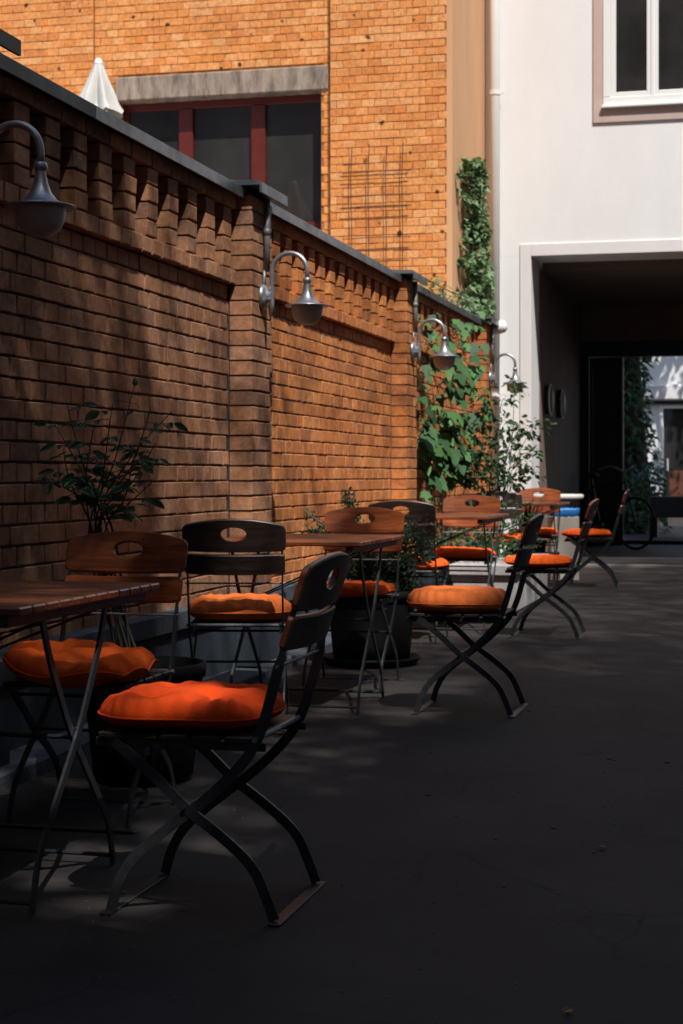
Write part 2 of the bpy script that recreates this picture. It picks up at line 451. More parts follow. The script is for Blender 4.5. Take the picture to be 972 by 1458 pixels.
# ------------------------------------------------------------------ courtyard wall
XW = -2.65            # wall face
CZ = 0.077            # course height
ZL = 2.03             # underside of the ledge
PIL = [(4.90, 5.27), (8.24, 8.61), (12.12, 12.49), (15.78, 16.15)]
BAYS = [(2.0, 4.90), (5.27, 8.24), (8.61, 12.12), (12.49, 15.78)]
wall = thing('brick_wall', 'long brown brick courtyard wall with slotted balustrade, pilasters and metal coping', 'wall', (0, 0, 0))
wall['kind'] = 'thing'
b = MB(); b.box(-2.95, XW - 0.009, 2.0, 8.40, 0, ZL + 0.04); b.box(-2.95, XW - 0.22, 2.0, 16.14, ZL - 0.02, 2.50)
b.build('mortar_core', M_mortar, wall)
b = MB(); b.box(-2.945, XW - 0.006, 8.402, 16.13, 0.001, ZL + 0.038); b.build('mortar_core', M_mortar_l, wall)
bricks = []
J = 0.009
for (y0, y1) in BAYS:
    k = 0
    z = ZL - CZ / 2
    while z > 0.40:
        step = 0.25 if k % 2 else 0.125
        y = y0 - (0.0625 if k % 2 == 0 else 0.0) - (0.125 if k % 4 == 3 else 0)
        while y < y1 - 0.01:
            a, c = max(y, y0), min(y + step, y1)
            if c - a > 0.04:
                bricks.append((XW, (a + c) / 2, z, c - a - J, 0.1, CZ - J))
            y += step
        z -= CZ; k += 1
    # ledge course of headers, proud by 4 cm
    y = y0
    while y < y1 - 0.02:
        c = min(y + 0.125, y1)
        bricks.append((XW + 0.04, (y + c) / 2, ZL + CZ / 2, c - y - J, 0.15, CZ - J))
        y += 0.125
    # balusters: stacks of headers with open slots between
    n = max(1, round((y1 - y0 - 0.12) / 0.25)); p = (y1 - y0) / n
    for i in range(n):
        yc = y0 + (i + 0.5) * p
        for q in range(4):
            bricks.append((XW + 0.036, yc + random.gauss(0, .002), ZL + CZ * (1.5 + q), 0.132, 0.262, CZ - J))
    # top course under the coping
    y = y0
    while y < y1 - 0.02:
        c = min(y + 0.25, y1)
        bricks.append((XW + 0.038, (y + c) / 2, ZL + CZ * 5.5, c - y - J, 0.15, CZ - J))
        y += 0.25
def wall_score(bk):
    x, y, z, l, d, h = bk
    if not in_view(x, y, z): return -1
    dd = (Vector((x, y, z)) - CAMP).length
    return l * h / dd ** 3 * 100 if z > 0.62 else 0
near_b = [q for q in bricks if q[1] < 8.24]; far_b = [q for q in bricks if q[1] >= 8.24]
lay(near_b, wall, M_brick_shaded, 'n', 210, wall_score)
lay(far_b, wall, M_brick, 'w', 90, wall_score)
for (y0, y1) in PIL:
    core = MB(); core.box(-2.94, XW + 0.112, y0 + 0.009, y1 - 0.009, 0, 2.505)
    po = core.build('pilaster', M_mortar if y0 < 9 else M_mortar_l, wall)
    z = ZL + CZ * 5.5; k = 0; pb = []
    while z > 0.40:
        ls = (0.25, 0.12) if k % 2 else (0.12, 0.25)
        y = y0
        for l in ls:
            pb.append((XW + 0.12, y + l / 2, z, l - J + 0.003, 0.118, CZ - J)); y += l
        z -= CZ; k += 1
    lay(pb, po, M_brick if y0 > 9 else M_brick_shaded, 'p%d' % (y0 > 9), 60, lambda q: 1)
# coping sheets
ys = [2.0, 3.5, 4.84]
def coping(y0, y1, xf, z):
    b = MB()
    prof = [(xf, z - 0.052), (xf, z + 0.0), (xf - 0.02, z + 0.012), (-2.99, z + 0.03), (-2.99, z - 0.03), (-2.96, z - 0.03), (-2.96, z - 0.012), (xf - 0.012, z - 0.012), (xf - 0.012, z - 0.052)]
    vs = [(x, y0, zz) for x, zz in prof] + [(x, y1, zz) for x, zz in prof]; n = len(prof)
    fs = [(i, (i + 1) % n, n + (i + 1) % n, n + i) for i in range(n)] + [tuple(range(n))[::-1], tuple(range(n, 2 * n))]
    b.add(vs, fs)
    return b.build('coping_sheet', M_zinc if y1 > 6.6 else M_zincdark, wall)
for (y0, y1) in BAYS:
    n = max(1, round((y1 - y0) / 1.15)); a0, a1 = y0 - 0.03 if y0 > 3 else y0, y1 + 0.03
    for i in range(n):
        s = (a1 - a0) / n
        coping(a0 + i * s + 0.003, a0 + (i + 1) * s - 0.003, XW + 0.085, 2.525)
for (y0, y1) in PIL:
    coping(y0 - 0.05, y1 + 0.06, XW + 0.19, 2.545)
# plinth: capping board and panels, stepping round the pilasters
for (y0, y1) in BAYS + PIL:
    xf = XW + 0.05 if (y0, y1) in BAYS else XW + 0.165
    e = 0.0 if (y0, y1) in BAYS else 0.03
    b = MB(); b.cbox(XW - 0.05, xf + 0.022, y0 - e - 0.012, y1 + e + 0.012, 0.345, 0.44 + e * 0.1, 0.008); b.build('plinth_capping', M_kerb if e == 0 else M_plinth, wall)
    b = MB(); b.cbox(XW - 0.05, xf, y0 - e, y1 + e, 0.0, 0.343, 0.004); b.build('plinth_panel', M_plinth, wall)
for (y0, y1) in ((2.0, 4.86), (4.87, 8.2), (8.21, 10.2), (10.21, 12.2), (12.21, 16.2)):
    b = MB(); b.cbox(-2.62, -2.42, y0, y1, -0.02, G((y0 + y1) / 2) + 0.05, 0.008); b.build('kerb_slab', M_kerb, wall)

# ------------------------------------------------------------------ brick building
YB = 15.75
bb = thing('brick_building', 'sunlit orange brick building with red framed window behind the courtyard wall', 'building', (0, 0, 0))
WX0, WX1, WZ0, WZ1 = -6.25, -4.15, 3.44, 4.79
YL = YB + 0.06        # left part lies back from the right part
b = MB()
b.box(-4.045, -2.90, YB + 0.008, 19, 0, 12)
b.box(-14, WX0, YL + 0.008, 19, 0, 12); b.box(WX1, -4.046, YL + 0.008, 19, 0, 12)
b.box(WX0, WX1, YL + 0.009, 19, WZ1 + 0.01, 12); b.box(WX0, WX1, YL + 0.009, 19, 0, WZ0); b.box(WX0, WX1, YL + 0.5, 19, WZ0, WZ1 + 0.01)
b.build('mortar_core', M_mortar_f, bb)
fb = []
def facade(x0, x1, yf, z0, z1, hole=None, ph=0.0):
    z = z0; k = 0
    while z < z1:
        x = x0 - (0.0625 if k % 2 else 0) - ph
        while x < x1 - 0.01:
            st = 0.25 if (k % 6 == 3) else 0.125
            segs = [(max(x, x0), min(x + st, x1))]
            if hole and z + CZ > hole[2] and z < hole[3]:
                h0, h1 = hole[0], hole[1]; ns = []
                for a, c in segs:
                    if c <= h0 or a >= h1: ns.append((a, c))
                    else:
                        if a < h0 - 0.03: ns.append((a, h0))
                        if c > h1 + 0.03: ns.append((h1, c))
                segs = ns
            for a, c in segs:
                if c - a > 0.03: fb.append(((a + c) / 2, yf, z + CZ / 2, c - a - 0.004, 0.09, CZ - 0.006))
            x += st
        z += CZ; k += 1
facade(-4.045, -2.90, YB, 2.2, 6.5)
facade(-6.50, -4.05, YL, 2.2, 6.5, (WX0, WX1, WZ0, WZ1 + 0.245))
facade(-9.5, -6.502, YL - 0.03, 2.2, 6.8)
def fac_score(bk):
    x, y, z, l, d, h = bk
    if not in_view(x, y, z): return -1
    dd = (Vector((x, y, z)) - CAMP).length
    # hidden behind the courtyard wall?
    t = -2.53 / x
    if 1.06 + (z - 1.06) * t < 2.57 and y * t < 16.2: return -0.5
    return 1000 / dd ** 2 * (1.0 + l)
lay(fb, bb, M_brick_f, 'f', 300, fac_score, rz=-PI / 2)
b = MB(); b.box(-9.5, -6.502, YL - 0.022, YL + 0.02, 2.2, 6.8); b.build('mortar_bed', M_mortar_f, bb)
b = MB(); b.box(-2.905, -2.85, YB + 0.003, 17.68, 0, 12); b.build('plaster_side_wall', M_orange, bb)
b = MB(); b.cbox(WX0 - 0.02, -4.075, YL - 0.025, YL + 0.3, WZ1, WZ1 + 0.235, 0.01); b.build('lintel', M_lintel, bb)
wi = MB(); yw = YL + 0.15
wi.cbox(WX0, WX1, yw, yw + 0.07, WZ1 - 0.075, WZ1 - 0.002, .004); wi.cbox(WX0, WX1, yw, yw + 0.07, WZ0 + 0.002, WZ0 + 0.10, .004)
wi.cbox(WX0, WX0 + 0.06, yw + .002, yw + 0.068, WZ0 + 0.1, WZ1 - 0.075, .004); wi.cbox(WX1 - 0.02, WX1, yw + .002, yw + 0.068, WZ0 + 0.1, WZ1 - 0.075, .004)
win = wi.build('window', M_redwood, bb)
for mx in (-5.585, -4.83):
    b = MB(); b.cbox(mx - 0.075, mx + 0.075, yw - .01, yw + 0.075, WZ0 + 0.101, WZ1 - 0.076, .006); b.build('mullion', M_redwood, win)
for (a, c) in ((WX0 + .06, -5.66), (-5.51, -4.905), (-4.755, WX1 - .02)):
    b = MB(); b.box(a, c, yw + 0.03, yw + 0.036, WZ0 + .1, WZ1 - .075); b.build('pane', M_pane, win)
b = MB(); b.cbox(WX0 - .02, WX1, YL - 0.04, YL + .08, WZ0 - 0.07, WZ0, .006); b.build('sill', M_redwood, win)

# wire trellis on the facade
tr = thing('wire_trellis', 'rusty wire trellis fixed to the sunlit orange brick facade', 'trellis', (-3.57, YB, 3.6))
for i, dx in enumerate((-0.255, -0.085, 0.085, 0.245)):
    b = MB(); b.tube([(dx, -0.045, -0.75), (dx + .006, -0.05, -0.2), (dx - .004, -0.045, 0.3), (dx + .01, -0.05, 0.60 + .02 * (i % 2))], 0.0045, 6); b.build('upright_wire', M_rust, tr)
for dz in (-0.66, -0.4, -0.28, 0.02, 0.12, 0.35, 0.43):
    b = MB(); b.tube([(-0.34, -0.05, dz), (0.0, -0.054, dz + .008), (0.33, -0.05, dz + .005)], 0.0042, 6); b.build('cross_wire', M_rust, tr)

# terrace behind the wall and its closed parasol
b = MB(); b.box(-14, -2.97, 2, 15.73, 0, 1.9); o = b.build('terrace_floor', M_concrete); o['kind'] = 'structure'
um = thing('closed_parasol', 'closed white canvas parasol standing behind the wall coping', 'parasol', (-5.31, 13.0, 1.9))
b = MB(); b.tube([(0, 0, 0), (0, 0, 2.5)], 0.022, 10); b.build('pole', M_whitepaint, um)
b = MB(); b.lathe([(0.24, 0), (0.24, 0.05), (0.05, 0.09), (0.04, 0.3)], 20, cap0=True, cap1=True); b.build('base', M_concrete, um)
def folded(top, bot, r0, r1, n, depth, ph, flare):
    b = MB(); K = 96; L_ = 22
    for j in range(L_ + 1):
        t = j / L_
        for k in range(K):
            w = 2 * PI * k / K
            fold = math.cos(n * w + ph + 0.5 * math.sin(2 * w)) * depth * min(1, t * 1.6)
            r = (r0 + (r1 - r0) * t ** 0.9) * (1 + fold) + flare * max(0, t - 0.85) * (0.5 + 0.5 * math.sin(n * w * 0.5 + 1))
            zz = top + (bot - top) * t + 0.05 * t * math.sin(n * 0.5 * w + ph) * (t > 0.6) * (t - 0.6) * 2.5
            b.v.append((r * math.cos(w), r * math.sin(w), zz))
    for j in range(L_):
        for k in range(K):
            k2 = (k + 1) % K
            b.f.append((j*K+k, (j+1)*K+k, (j+1)*K+k2, j*K+k2)); b.mi.append(0)
    b.f.append(tuple(range(K))); b.mi.append(0)
    return b
folded(2.55, 2.13, 0.035, 0.148, 7, 0.42, 0.4, 0.12).build('upper_canopy', M_umbrella, um, True)
folded(2.2, 1.25, 0.09, 0.105, 6, 0.35, 0.7, 0.0).build('canopy', M_umbrella, um, True)
b = MB(); b.lathe([(0.0, 2.60), (0.02, 2.59), (0.036, 2.565), (0.04, 2.535), (0.03, 2.53)], 16); b.build('finial_cap', M_whitepaint, um, True)

# ------------------------------------------------------------------ white building
YW = 17.7; PX = -2.36; PZ = 3.36; XR = 1.3
wb = thing('white_building', 'white plastered building with a dark gateway passage and white framed window', 'building', (0, 0, 0))
HX0, HX1, HZ0, HZ1 = -1.61, -0.45, 4.87, 6.6
b = MB()
b.box(-2.849, PX, YW, 23.0, 0, PZ); b.box(XR, 6.8, YW, 23.0, 0, PZ)
b.box(-2.849, HX0, YW, 18.3, PZ + .001, 13); b.box(HX1, 6.8, YW, 18.3, PZ + .001, 13)
b.box(HX0, HX1, YW, 18.3, PZ + .001, HZ0); b.box(HX0, HX1, YW, 18.3, HZ1, 13)
b.box(-2.849, 6.8, 18.301, 23.0, PZ + .25, 13)
b.build('wall', M_white, wb)
b = MB(); b.box(PX + 0.004, XR - .004, 18.62, 22.99, PZ - 0.05, PZ + .24); b.build('passage_ceiling', M_tunnel, wb)
b = MB(); b.box(PX + 0.001, PX + 0.012, 18.35, 22.55, 0.0, PZ - .052); b.build('passage_wall_paint', M_tunnel, wb)
b = MB(); b.box(XR - .012, XR - .001, 18.35, 22.55, 0, PZ - .052); b.build('passage_wall_paint', M_tunnel, wb)
b = MB(); b.cbox(PX - 0.118, PX - 0.001, YW - 0.014, YW + .05, 0.9 - .8, PZ + 0.13, .004); b.cbox(PX, XR, YW - 0.0145, YW + .05, PZ, PZ + 0.1295, .004); b.build('gateway_surround', M_whitetrim, wb)
# recessed window with a taupe surround
b = MB()
s = 0.1
b.cbox(HX0 - s, HX0, YW - 0.02, YW + .06, HZ0 - 0.145, HZ1 + s, .003); b.cbox(HX0 + .0005, HX1, YW - 0.0205, YW + .06, HZ0 - 0.1455, HZ0 - .001, .003); b.cbox(HX1 + .0005, HX1 + s, YW - .02, YW + .06, HZ0 - .145, HZ1 + s, .003)
b.build('window_surround', M_taupe, wb)
b = MB(); yv = YW - 0.03
b.cbox(HX0 + .002, HX1 - .002, yv, yv + 0.07, HZ0 + 0.03, HZ0 + 0.115, .006); b.cbox(HX0 + .002, HX0 + 0.08, yv, yv + 0.07, HZ0 + .1155, HZ1, .006); b.cbox(HX1 - 0.08, HX1 - .002, yv, yv + .07, HZ0 + .1155, HZ1, .006)
w2 = b.build('window', M_whitepaint, wb)
for (a, c) in ((HX0 + .081, -1.105), (-1.095, HX1 - .081)):
    b = MB(); b.cbox(a, a + .055, yv + .012, yv + .06, HZ0 + .117, HZ1, .005); b.cbox(c - .055, c, yv + .012, yv + .06, HZ0 + .117, HZ1, .005); b.cbox(a + .0555, c - .0555, yv + .012, yv + .06, HZ0 + .117, HZ0 + .165, .005)
    so = b.build('sash', M_whitepaint, w2)
    b = MB(); b.box(a + .05, c - .05, yv + .036, yv + .042, HZ0 + .16, HZ1); b.build('pane', M_pane, w2)
b = MB(); b.cbox(-1.118, -1.082, yv + .004, yv + .062, HZ0 + .1165, HZ1, .004); b.build('mullion', M_whitepaint, w2)
b = MB(); b.cbox(HX0 - .01, HX1 + .01, YW - 0.065, YW + .03, HZ0 - .001, HZ0 + .029, .006); b.build('sill', M_whitepaint, w2)
b = MB(); b.box(HX0, HX1, YW + .3, YW + .31, HZ0, HZ1); b.build('room_backing', M_dark, wb)
# inner gate frame of the passage
b = MB(); yg = 22.6
b.box(PX + .013, XR - .013, yg, yg + .35, 2.83, PZ - .052); b.build('gate_wall', M_tunnel, wb)
b = MB(); b.cbox(PX + .013, PX + .12, yg - .03, yg + .2, .05, 2.63, .01); b.cbox(PX + .013, XR - .013, yg - .03, yg + .2, 2.631, 2.829, .01); b.build('gate_frame', M_black, wb)
b = MB()
b.cbox(-2.235, -2.19, yg, yg + .05, .12, 2.62, .004); b.cbox(-1.86, -1.80, yg, yg + .05, .12, 2.62, .004); b.cbox(-2.189, -1.861, yg, yg + .05, .12, 0.4, .004); b.cbox(-2.189, -1.861, yg, yg + .05, 2.5, 2.62, .004)
gl = b.build('gate_leaf', M_black, wb)
b = MB(); b.box(-2.189, -1.861, yg + .02, yg + .028, .4, 2.5); b.build('pane', M_black, gl)
b = MB(); b.cbox(-1.795, -1.785, yg - .01, yg + .05, 0.12, 2.62, .003); b.build('edge_strip', M_galv, gl)
b = MB(); b.cbox(PX + .01, XR - .01, YW + .02, YW + .14, -.05, G(YW) + .03, .006); b.build('threshold', M_stone, wb)

# drainpipe on the white facade
dp = thing('drainpipe', 'tall white drainpipe at the corner of brick and white buildings', 'drainpipe', (-2.735, YW - 0.075, 0))
b = MB(); b.tube([(0, 0, .1), (0, 0, 12)], 0.055, 16); b.build('pipe', M_pipe, dp, True)
for z in (1.9, 5.08, 8):
    b = MB(); b.lathe([(0.056, -.02), (0.062, -.02), (0.062, .02), (0.056, .02)], 16, Matrix.Translation((0, 0, z))); b.box(-.01, .01, .05, .08, z - .015, z + .015); b.box(.06, .1, -.008, .008, z - .012, z + .012); b.build('pipe_clamp', M_pipe, dp)

# round bulkhead lamps on the passage wall
for y, lab in ((18.85, 'round chrome rimmed wall lamp in the passage, nearer the white corner'), (20.0, 'round chrome rimmed wall lamp deeper in the dark passage')):
    t = thing('bulkhead_lamp', lab, 'wall lamp', (PX + 0.012, y, 1.90), 0, 'round wall lamps in the passage')
    Mx = Matrix.Rotation(PI / 2, 4, 'Y')
    b = MB(); b.lathe([(0.168, .048), (0.175, .05), (0.175, .062), (0.168, .064), (.166, .05)], 32, Mx); b.build('rim', M_chrome, t, True)
    b = MB(); b.lathe([(0.165, 0), (.166, .05), (0.15, .07), (0.08, .085), (0.0, .09)], 24, Mx, cap0=True); b.build('lens', M_lens, t, True)

# ------------------------------------------------------------------ other walls of the courtyard (outside the frame, they shade it)
def block_building(name, label, x0, x1, y0, y1, h, face, m):
    t = thing(name, label, 'building')
    b = MB(); b.box(x0, x1, y0, y1, 0, h); b.build('wall', m, t)
    b = MB(); b.box(x0 - .3, x1 + .3, y0 - .3, y1 + .3, h, h + .25); b.build('roof', M_slate, t)
    wv = MB(); fv = MB()
    for r in range(int(h / 3.3)):
        z0 = 1.2 + 3.3 * r
        n = int(((y1 - y0) if face == 'x' else (x1 - x0)) / 2.4)
        for i in range(n):
            if face == 'x':
                yc = y0 + 1.2 + i * 2.4; wv.box(x0 - .01, x0 + .02, yc - .5, yc + .5, z0, z0 + 1.7); fv.box(x0 - .05, x0 + .02, yc - .6, yc + .6, z0 - .12, z0 - .002); fv.box(x0 - .03, x0 + .02, yc - .03, yc + .03, z0, z0 + 1.7)
            else:
                xc = x0 + 1.2 + i * 2.4; wv.box(xc - .5, xc + .5, y1 - .02, y1 + .01, z0, z0 + 1.7); fv.box(xc - .6, xc + .6, y1 - .02, y1 + .05, z0 - .12, z0 - .002); fv.box(xc - .03, xc + .03, y1 - .02, y1 + .03, z0, z0 + 1.7)
    w = wv.build('window', M_pane, t); fv.build('window_frame', M_whitepaint, w)
    return t
block_building('courtyard_wing', 'tall grey rendered building on the far side of the courtyard', 9.0, 12.5, -3.05, 23, 22, 'x', M_render)
block_building('rear_building', 'tall grey rendered building closing the courtyard behind the viewer', -16, 12.5, -12, -8.0, 22, 'y', M_render)

block_building('shading_block', 'tall unseen grey block added at the rear right to shade the near asphalt', 7.5, 12.4, -7.65, -3.1, 22, 'x', M_render)  # unseen block added to cast shade on the near asphalt

# ------------------------------------------------------------------ second courtyard
fh = thing('far_house', 'sunlit white house with dark door seen through the gateway', 'house', (0, 36, 0))
b = MB(); b.box(-9, -2.02, 0, 6, 0, 9); b.box(-0.7, 6, 0, 6, 0, 9); b.box(-2.02, -.7, 0.001, 6, 2.46, 9); b.build('wall', M_white, fh)
b = MB(); b.cbox(-9, 6, -0.18, .02, 2.62, 2.95, .03); b.build('cornice', M_whitetrim, fh)
b = MB(); b.cbox(-9, 6, -.1, .02, 2.54, 2.6, .01); b.build('cable_rail', M_black, fh)
b = MB(); b.cbox(-2.10, -2.021, -.03, .1, .3, 2.45, .01); b.cbox(-2.10, -.62, -.031, .1, 2.451, 2.53, .01); b.build('door_frame', M_whitepaint, fh)
b = MB(); b.cbox(-2.02, -.7, .12, .2, .3, 2.45, .01)
d_ = b.build('door', M_pane, fh)
b = MB(); b.box(-1.9, -.8, .11, .121, .45, 1.15); b.build('door_panel', mat('door_brown', (0.12, 0.04, 0.02), 0.6), d_)
b = MB(); b.tube([(-1.93, .08, 1.15), (-1.93, .08, 1.4)], .015, 8); b.build('handle', M_chrome, d_)

# ------------------------------------------------------------------ plants
def leaf_mesh(kind, m, seed):
    rnd = random.Random(seed); b = MB()
    if kind == 'ovate':      # length 1 along +x
        out = [(0, 0), (.16, .2), (.38, .31), (.62, .27), (.84, .14), (1, 0)]
        sp = [(x, 0, -0.10 * x * x + .03 * math.sin(5 * x)) for x, _ in out]
        n = len(out)
        L_ = [(x, y, 0.10 * y - .1 * x * x + rnd.uniform(-.02, .02)) for x, y in out]
        R_ = [(x, -y, 0.10 * y - .1 * x * x + rnd.uniform(-.02, .02)) for x, y in out]
        b.v = sp + L_[1:-1] + R_[1:-1]
        l = lambda i: i if i in (0, n - 1) else n + i - 1
        r = lambda i: i if i in (0, n - 1) else n + (n - 2) + i - 1
        for i in range(n - 1):
            for side in (l, r):
                f = [i, i + 1, side(i + 1), side(i)]
                f = list(dict.fromkeys(f))
                if len(f) > 2: b.f.append(tuple(f)); b.mi.append(0)
    elif kind == 'vine':
        ang = [-150, -118, -95, -62, -38, -16, 0, 16, 38, 62, 95, 118, 150]
        rad = [.34, .50, .42, .66, .50, .72, 1.0, .72, .50, .66, .42, .50, .34]
        b.v = [(0.0, 0, 0.03)]
        for a, rr in zip(ang, rad):
            rr *= rnd.uniform(.92, 1.08); a = R(a)
            b.v.append((rr * math.cos(a), rr * math.sin(a) * .95, -.16 * rr * rr + (.05 if rr < .55 else -.02) + rnd.uniform(-.03, .03)))
        for i in range(1, len(ang)): b.f.append((0, i, i + 1)); b.mi.append(0)
        b.f.append((0, len(ang), 1)); b.mi.append(0)
    else:                    # ivy
        ang = [-140, -85, -50, -25, 0, 25, 50, 85, 140]; rad = [.4, .6, .42, .5, 1.0, .5, .42, .6, .4]
        b.v = [(0, 0, .04)]
        for a, rr in zip(ang, rad):
            a = R(a); b.v.append((rr * math.cos(a), rr * math.sin(a), -.1 * rr + rnd.uniform(-.04, .04)))
        for i in range(1, len(ang)): b.f.append((0, i, i + 1)); b.mi.append(0)
        b.f.append((0, len(ang), 1)); b.mi.append(0)
    return b
def leaf_set(kind, m, n=5):
    return [leaf_mesh(kind, m, i).mesh('leaf', m, True) for i in range(n)]
def leaf_matrix(pos, direction, size, roll=0.0):
    x = Vector(direction).normalized(); up = Vector((0, 0, 1))
    y = up.cross(x); y = y.normalized() if y.length > .05 else Vector((0, 1, 0)); z = x.cross(y)
    Mr = Matrix((x, y, z)).transposed().to_4x4()
    return Matrix.Translation(pos) @ Mr @ Matrix.Rotation(roll, 4, 'X') @ Matrix.Scale(size, 4)
def put_leaf(meshes, parent, pos, direction, size, roll=0.0, rnd=random):
    o = link('leaf', rnd.choice(meshes), parent)
    o.matrix_local = leaf_matrix(pos, direction, size, roll)
    return o
def foliage(name, kind, m, parent, spots):
    b = MB(); protos = [leaf_mesh(kind, m, i) for i in range(5)]
    for (p, d, s, ro) in spots:
        q = random.choice(protos); b.add(q.v, q.f, leaf_matrix(p, d, s, ro))
    o = b.build(name, m, parent, True); o['kind'] = 'stuff'
    return o
def rv(s=1.0):
    return Vector((random.uniform(-s, s), random.uniform(-s, s), random.uniform(-s, s)))

def pot(name, label, loc, r0, r1, h, saucer=True, group=None):
    t = thing(name, label, 'plant pot', loc, 0, group)
    b = MB(); b.lathe([(r0, 0.02), (r0 + (r1 - r0) * .3, h * .3), (r1 * .985, h * .86), (r1 * .985, h * .88), (r1 * 1.04, h * .885), (r1 * 1.05, h), (r1 * .97, h), (r1 * .95, h * .85)], 36, cap0=True); b.build('body', M_pot, t, True)
    b = MB(); b.lathe([(0.0, h * .88), (r1 * .5, h * .9), (r1 * .955, h * .87)], 24); b.build('soil', M_soil, t, True)
    if saucer:
        b = MB(); b.lathe([(0, 0.004), (r0 * 1.16, .004), (r0 * 1.28, .03), (r0 * 1.30, .045), (r0 * 1.25, .045), (r0 * 1.15, .015), (0, .015)], 36); b.build('saucer', M_pot, t, True)
    return t

# near rose
pot('plant_pot', 'large black pot on the ground under the nearest chair', (-2.05, 5.42, G(5.4)), 0.17, 0.205, 0.40, False, 'black plant pots along the wall')
rose = thing('rose_bush', 'sparse rose bush with dark leaves in front of the shaded wall', 'rose bush', (-2.08, 5.40, 0.38))
o0 = Vector(rose.location)
tips = [(-2.289,5.207,1.238),(-2.321,5.397,1.304),(-2.218,5.4,1.243),(-2.109,5.286,1.297),(-2.059,5.365,1.371),(-2.002,5.366,1.288),(-1.951,5.435,1.278),(-2.018,5.457,1.171),(-2.314,5.189,1.051),(-1.955,5.261,1.039),(-2.191,5.427,1.123),(-2.253,5.299,1.051),(-2.323,5.373,1.147),(-2.016,5.238,1.12)]
RL = leaf_set('ovate', M_rose)
rr = random.Random(11)
for i, tp in enumerate(tips):
    tp = Vector(tp) - o0; base = Vector((rr.uniform(-.05, .05), rr.uniform(-.05, .05), 0))
    waist = Vector((-.105 + rr.uniform(-.045, .05), -.01 + rr.uniform(-.04, .04), .46 + rr.uniform(-.03, .05)))
    mid = waist.lerp(tp, .5) + Vector((rr.uniform(-.03, .03), 0, rr.uniform(0, .03)))
    path = smooth_path([base, waist, mid, tp], 6)
    b = MB(); b.tube(path, [.0042 - .0027 * k / (len(path) - 1) for k in range(len(path))], 6); b.build('stem', M_stem, rose, True)
    if i == 4:
        b = MB(); b.lathe([(.0, -.012), (.009, -.006), (.010, .004), (.004, .018), (0, .024)], 10, Matrix.Translation(tp)); b.build('bud', M_rose, rose, True)
    for k in range(7):
        s = 9 + (len(path) - 10) * (k + rr.random()) / 7
        p = Vector(path[min(int(s), len(path) - 1)])
        az = rr.uniform(0, 2 * PI); pd = Vector((math.cos(az), math.sin(az) * .8, rr.uniform(-.1, .5))).normalized()
        L_ = rr.uniform(.03, .07)
        b = MB(); b.tube([p, p + pd * L_ * .6, p + pd * L_ + Vector((0, 0, -.006))], .0011, 4)
        b.build('leaf_stalk', M_stem, rose)
        e = p + pd * L_
        if i == 4 and k > 3: continue
        put_leaf(RL, rose, e, pd + Vector((0, 0, -.5)), rr.uniform(.046, .068), rr.uniform(-.8, .8), rr)
        sd = pd.cross(Vector((0, 0, 1))).normalized()
        for sg in (1, -1):
            if rr.random() < .6:
                put_leaf(RL, rose, p + pd * L_ * .6, pd * .3 + sd * sg + Vector((0, 0, -.35)), rr.uniform(.03, .05), rr.uniform(-.8, .8), rr)
fl = MB()
for k in range(9):
    a = k * 2.4; q = leaf_mesh('ovate', M_flower, k); fl.add(q.v, q.f, leaf_matrix((0, 0, 0), (math.cos(a), math.sin(a), .9 - .05 * k), .030))
fo = fl.build('flower', M_flower, rose, True); fo.location = Vector((-2.17, 5.36, 1.155)) - o0

# rosemary-like bush in a big pot
pot('plant_pot', 'large black pot with saucer between the second table and the wall', (-2.045, 8.86, G(8.86)), 0.205, 0.24, 0.40, True, 'black plant pots along the wall')
herb = thing('herb_bush', 'bushy green herb filling the big black pot behind the second table', 'herb bush', (-2.045, 8.86, 0.40))
spots = []
for i in range(64):
    a = random.uniform(0, 2 * PI); lean = random.uniform(.05, .30)
    top = Vector((math.cos(a) * lean, math.sin(a) * lean, random.uniform(.10, .34)))
    if i < 8: top = Vector((random.uniform(-.42, -.24), random.uniform(-.2, .1), random.uniform(.32, .46)))
    elif i < 11: top = Vector((random.uniform(-.2, -.13), random.uniform(-.1, .1), random.uniform(.50, .58)))
    elif i < 42: top = Vector((random.uniform(.14, .33), random.uniform(-.15, .2), random.uniform(-.05, .46)))
    path = smooth_path([(math.cos(a) * .05, math.sin(a) * .05, -.03), (top.x * .55, top.y * .55, top.z * .6 + .04), top], 5)
    b = MB(); b.tube(path, .0026, 5); b.build('stem', M_stem, herb)
    for k in range(150):
        t = random.uniform(.2, 1); p = Vector(path[min(int(t * (len(path) - 1)), len(path) - 1)]) + rv(.032)
        spots.append((p, rv() + Vector((0, 0, .5)), random.uniform(.012, .028), random.uniform(-1, 1)))
foliage('foliage', 'ovate', M_herb, herb, spots)

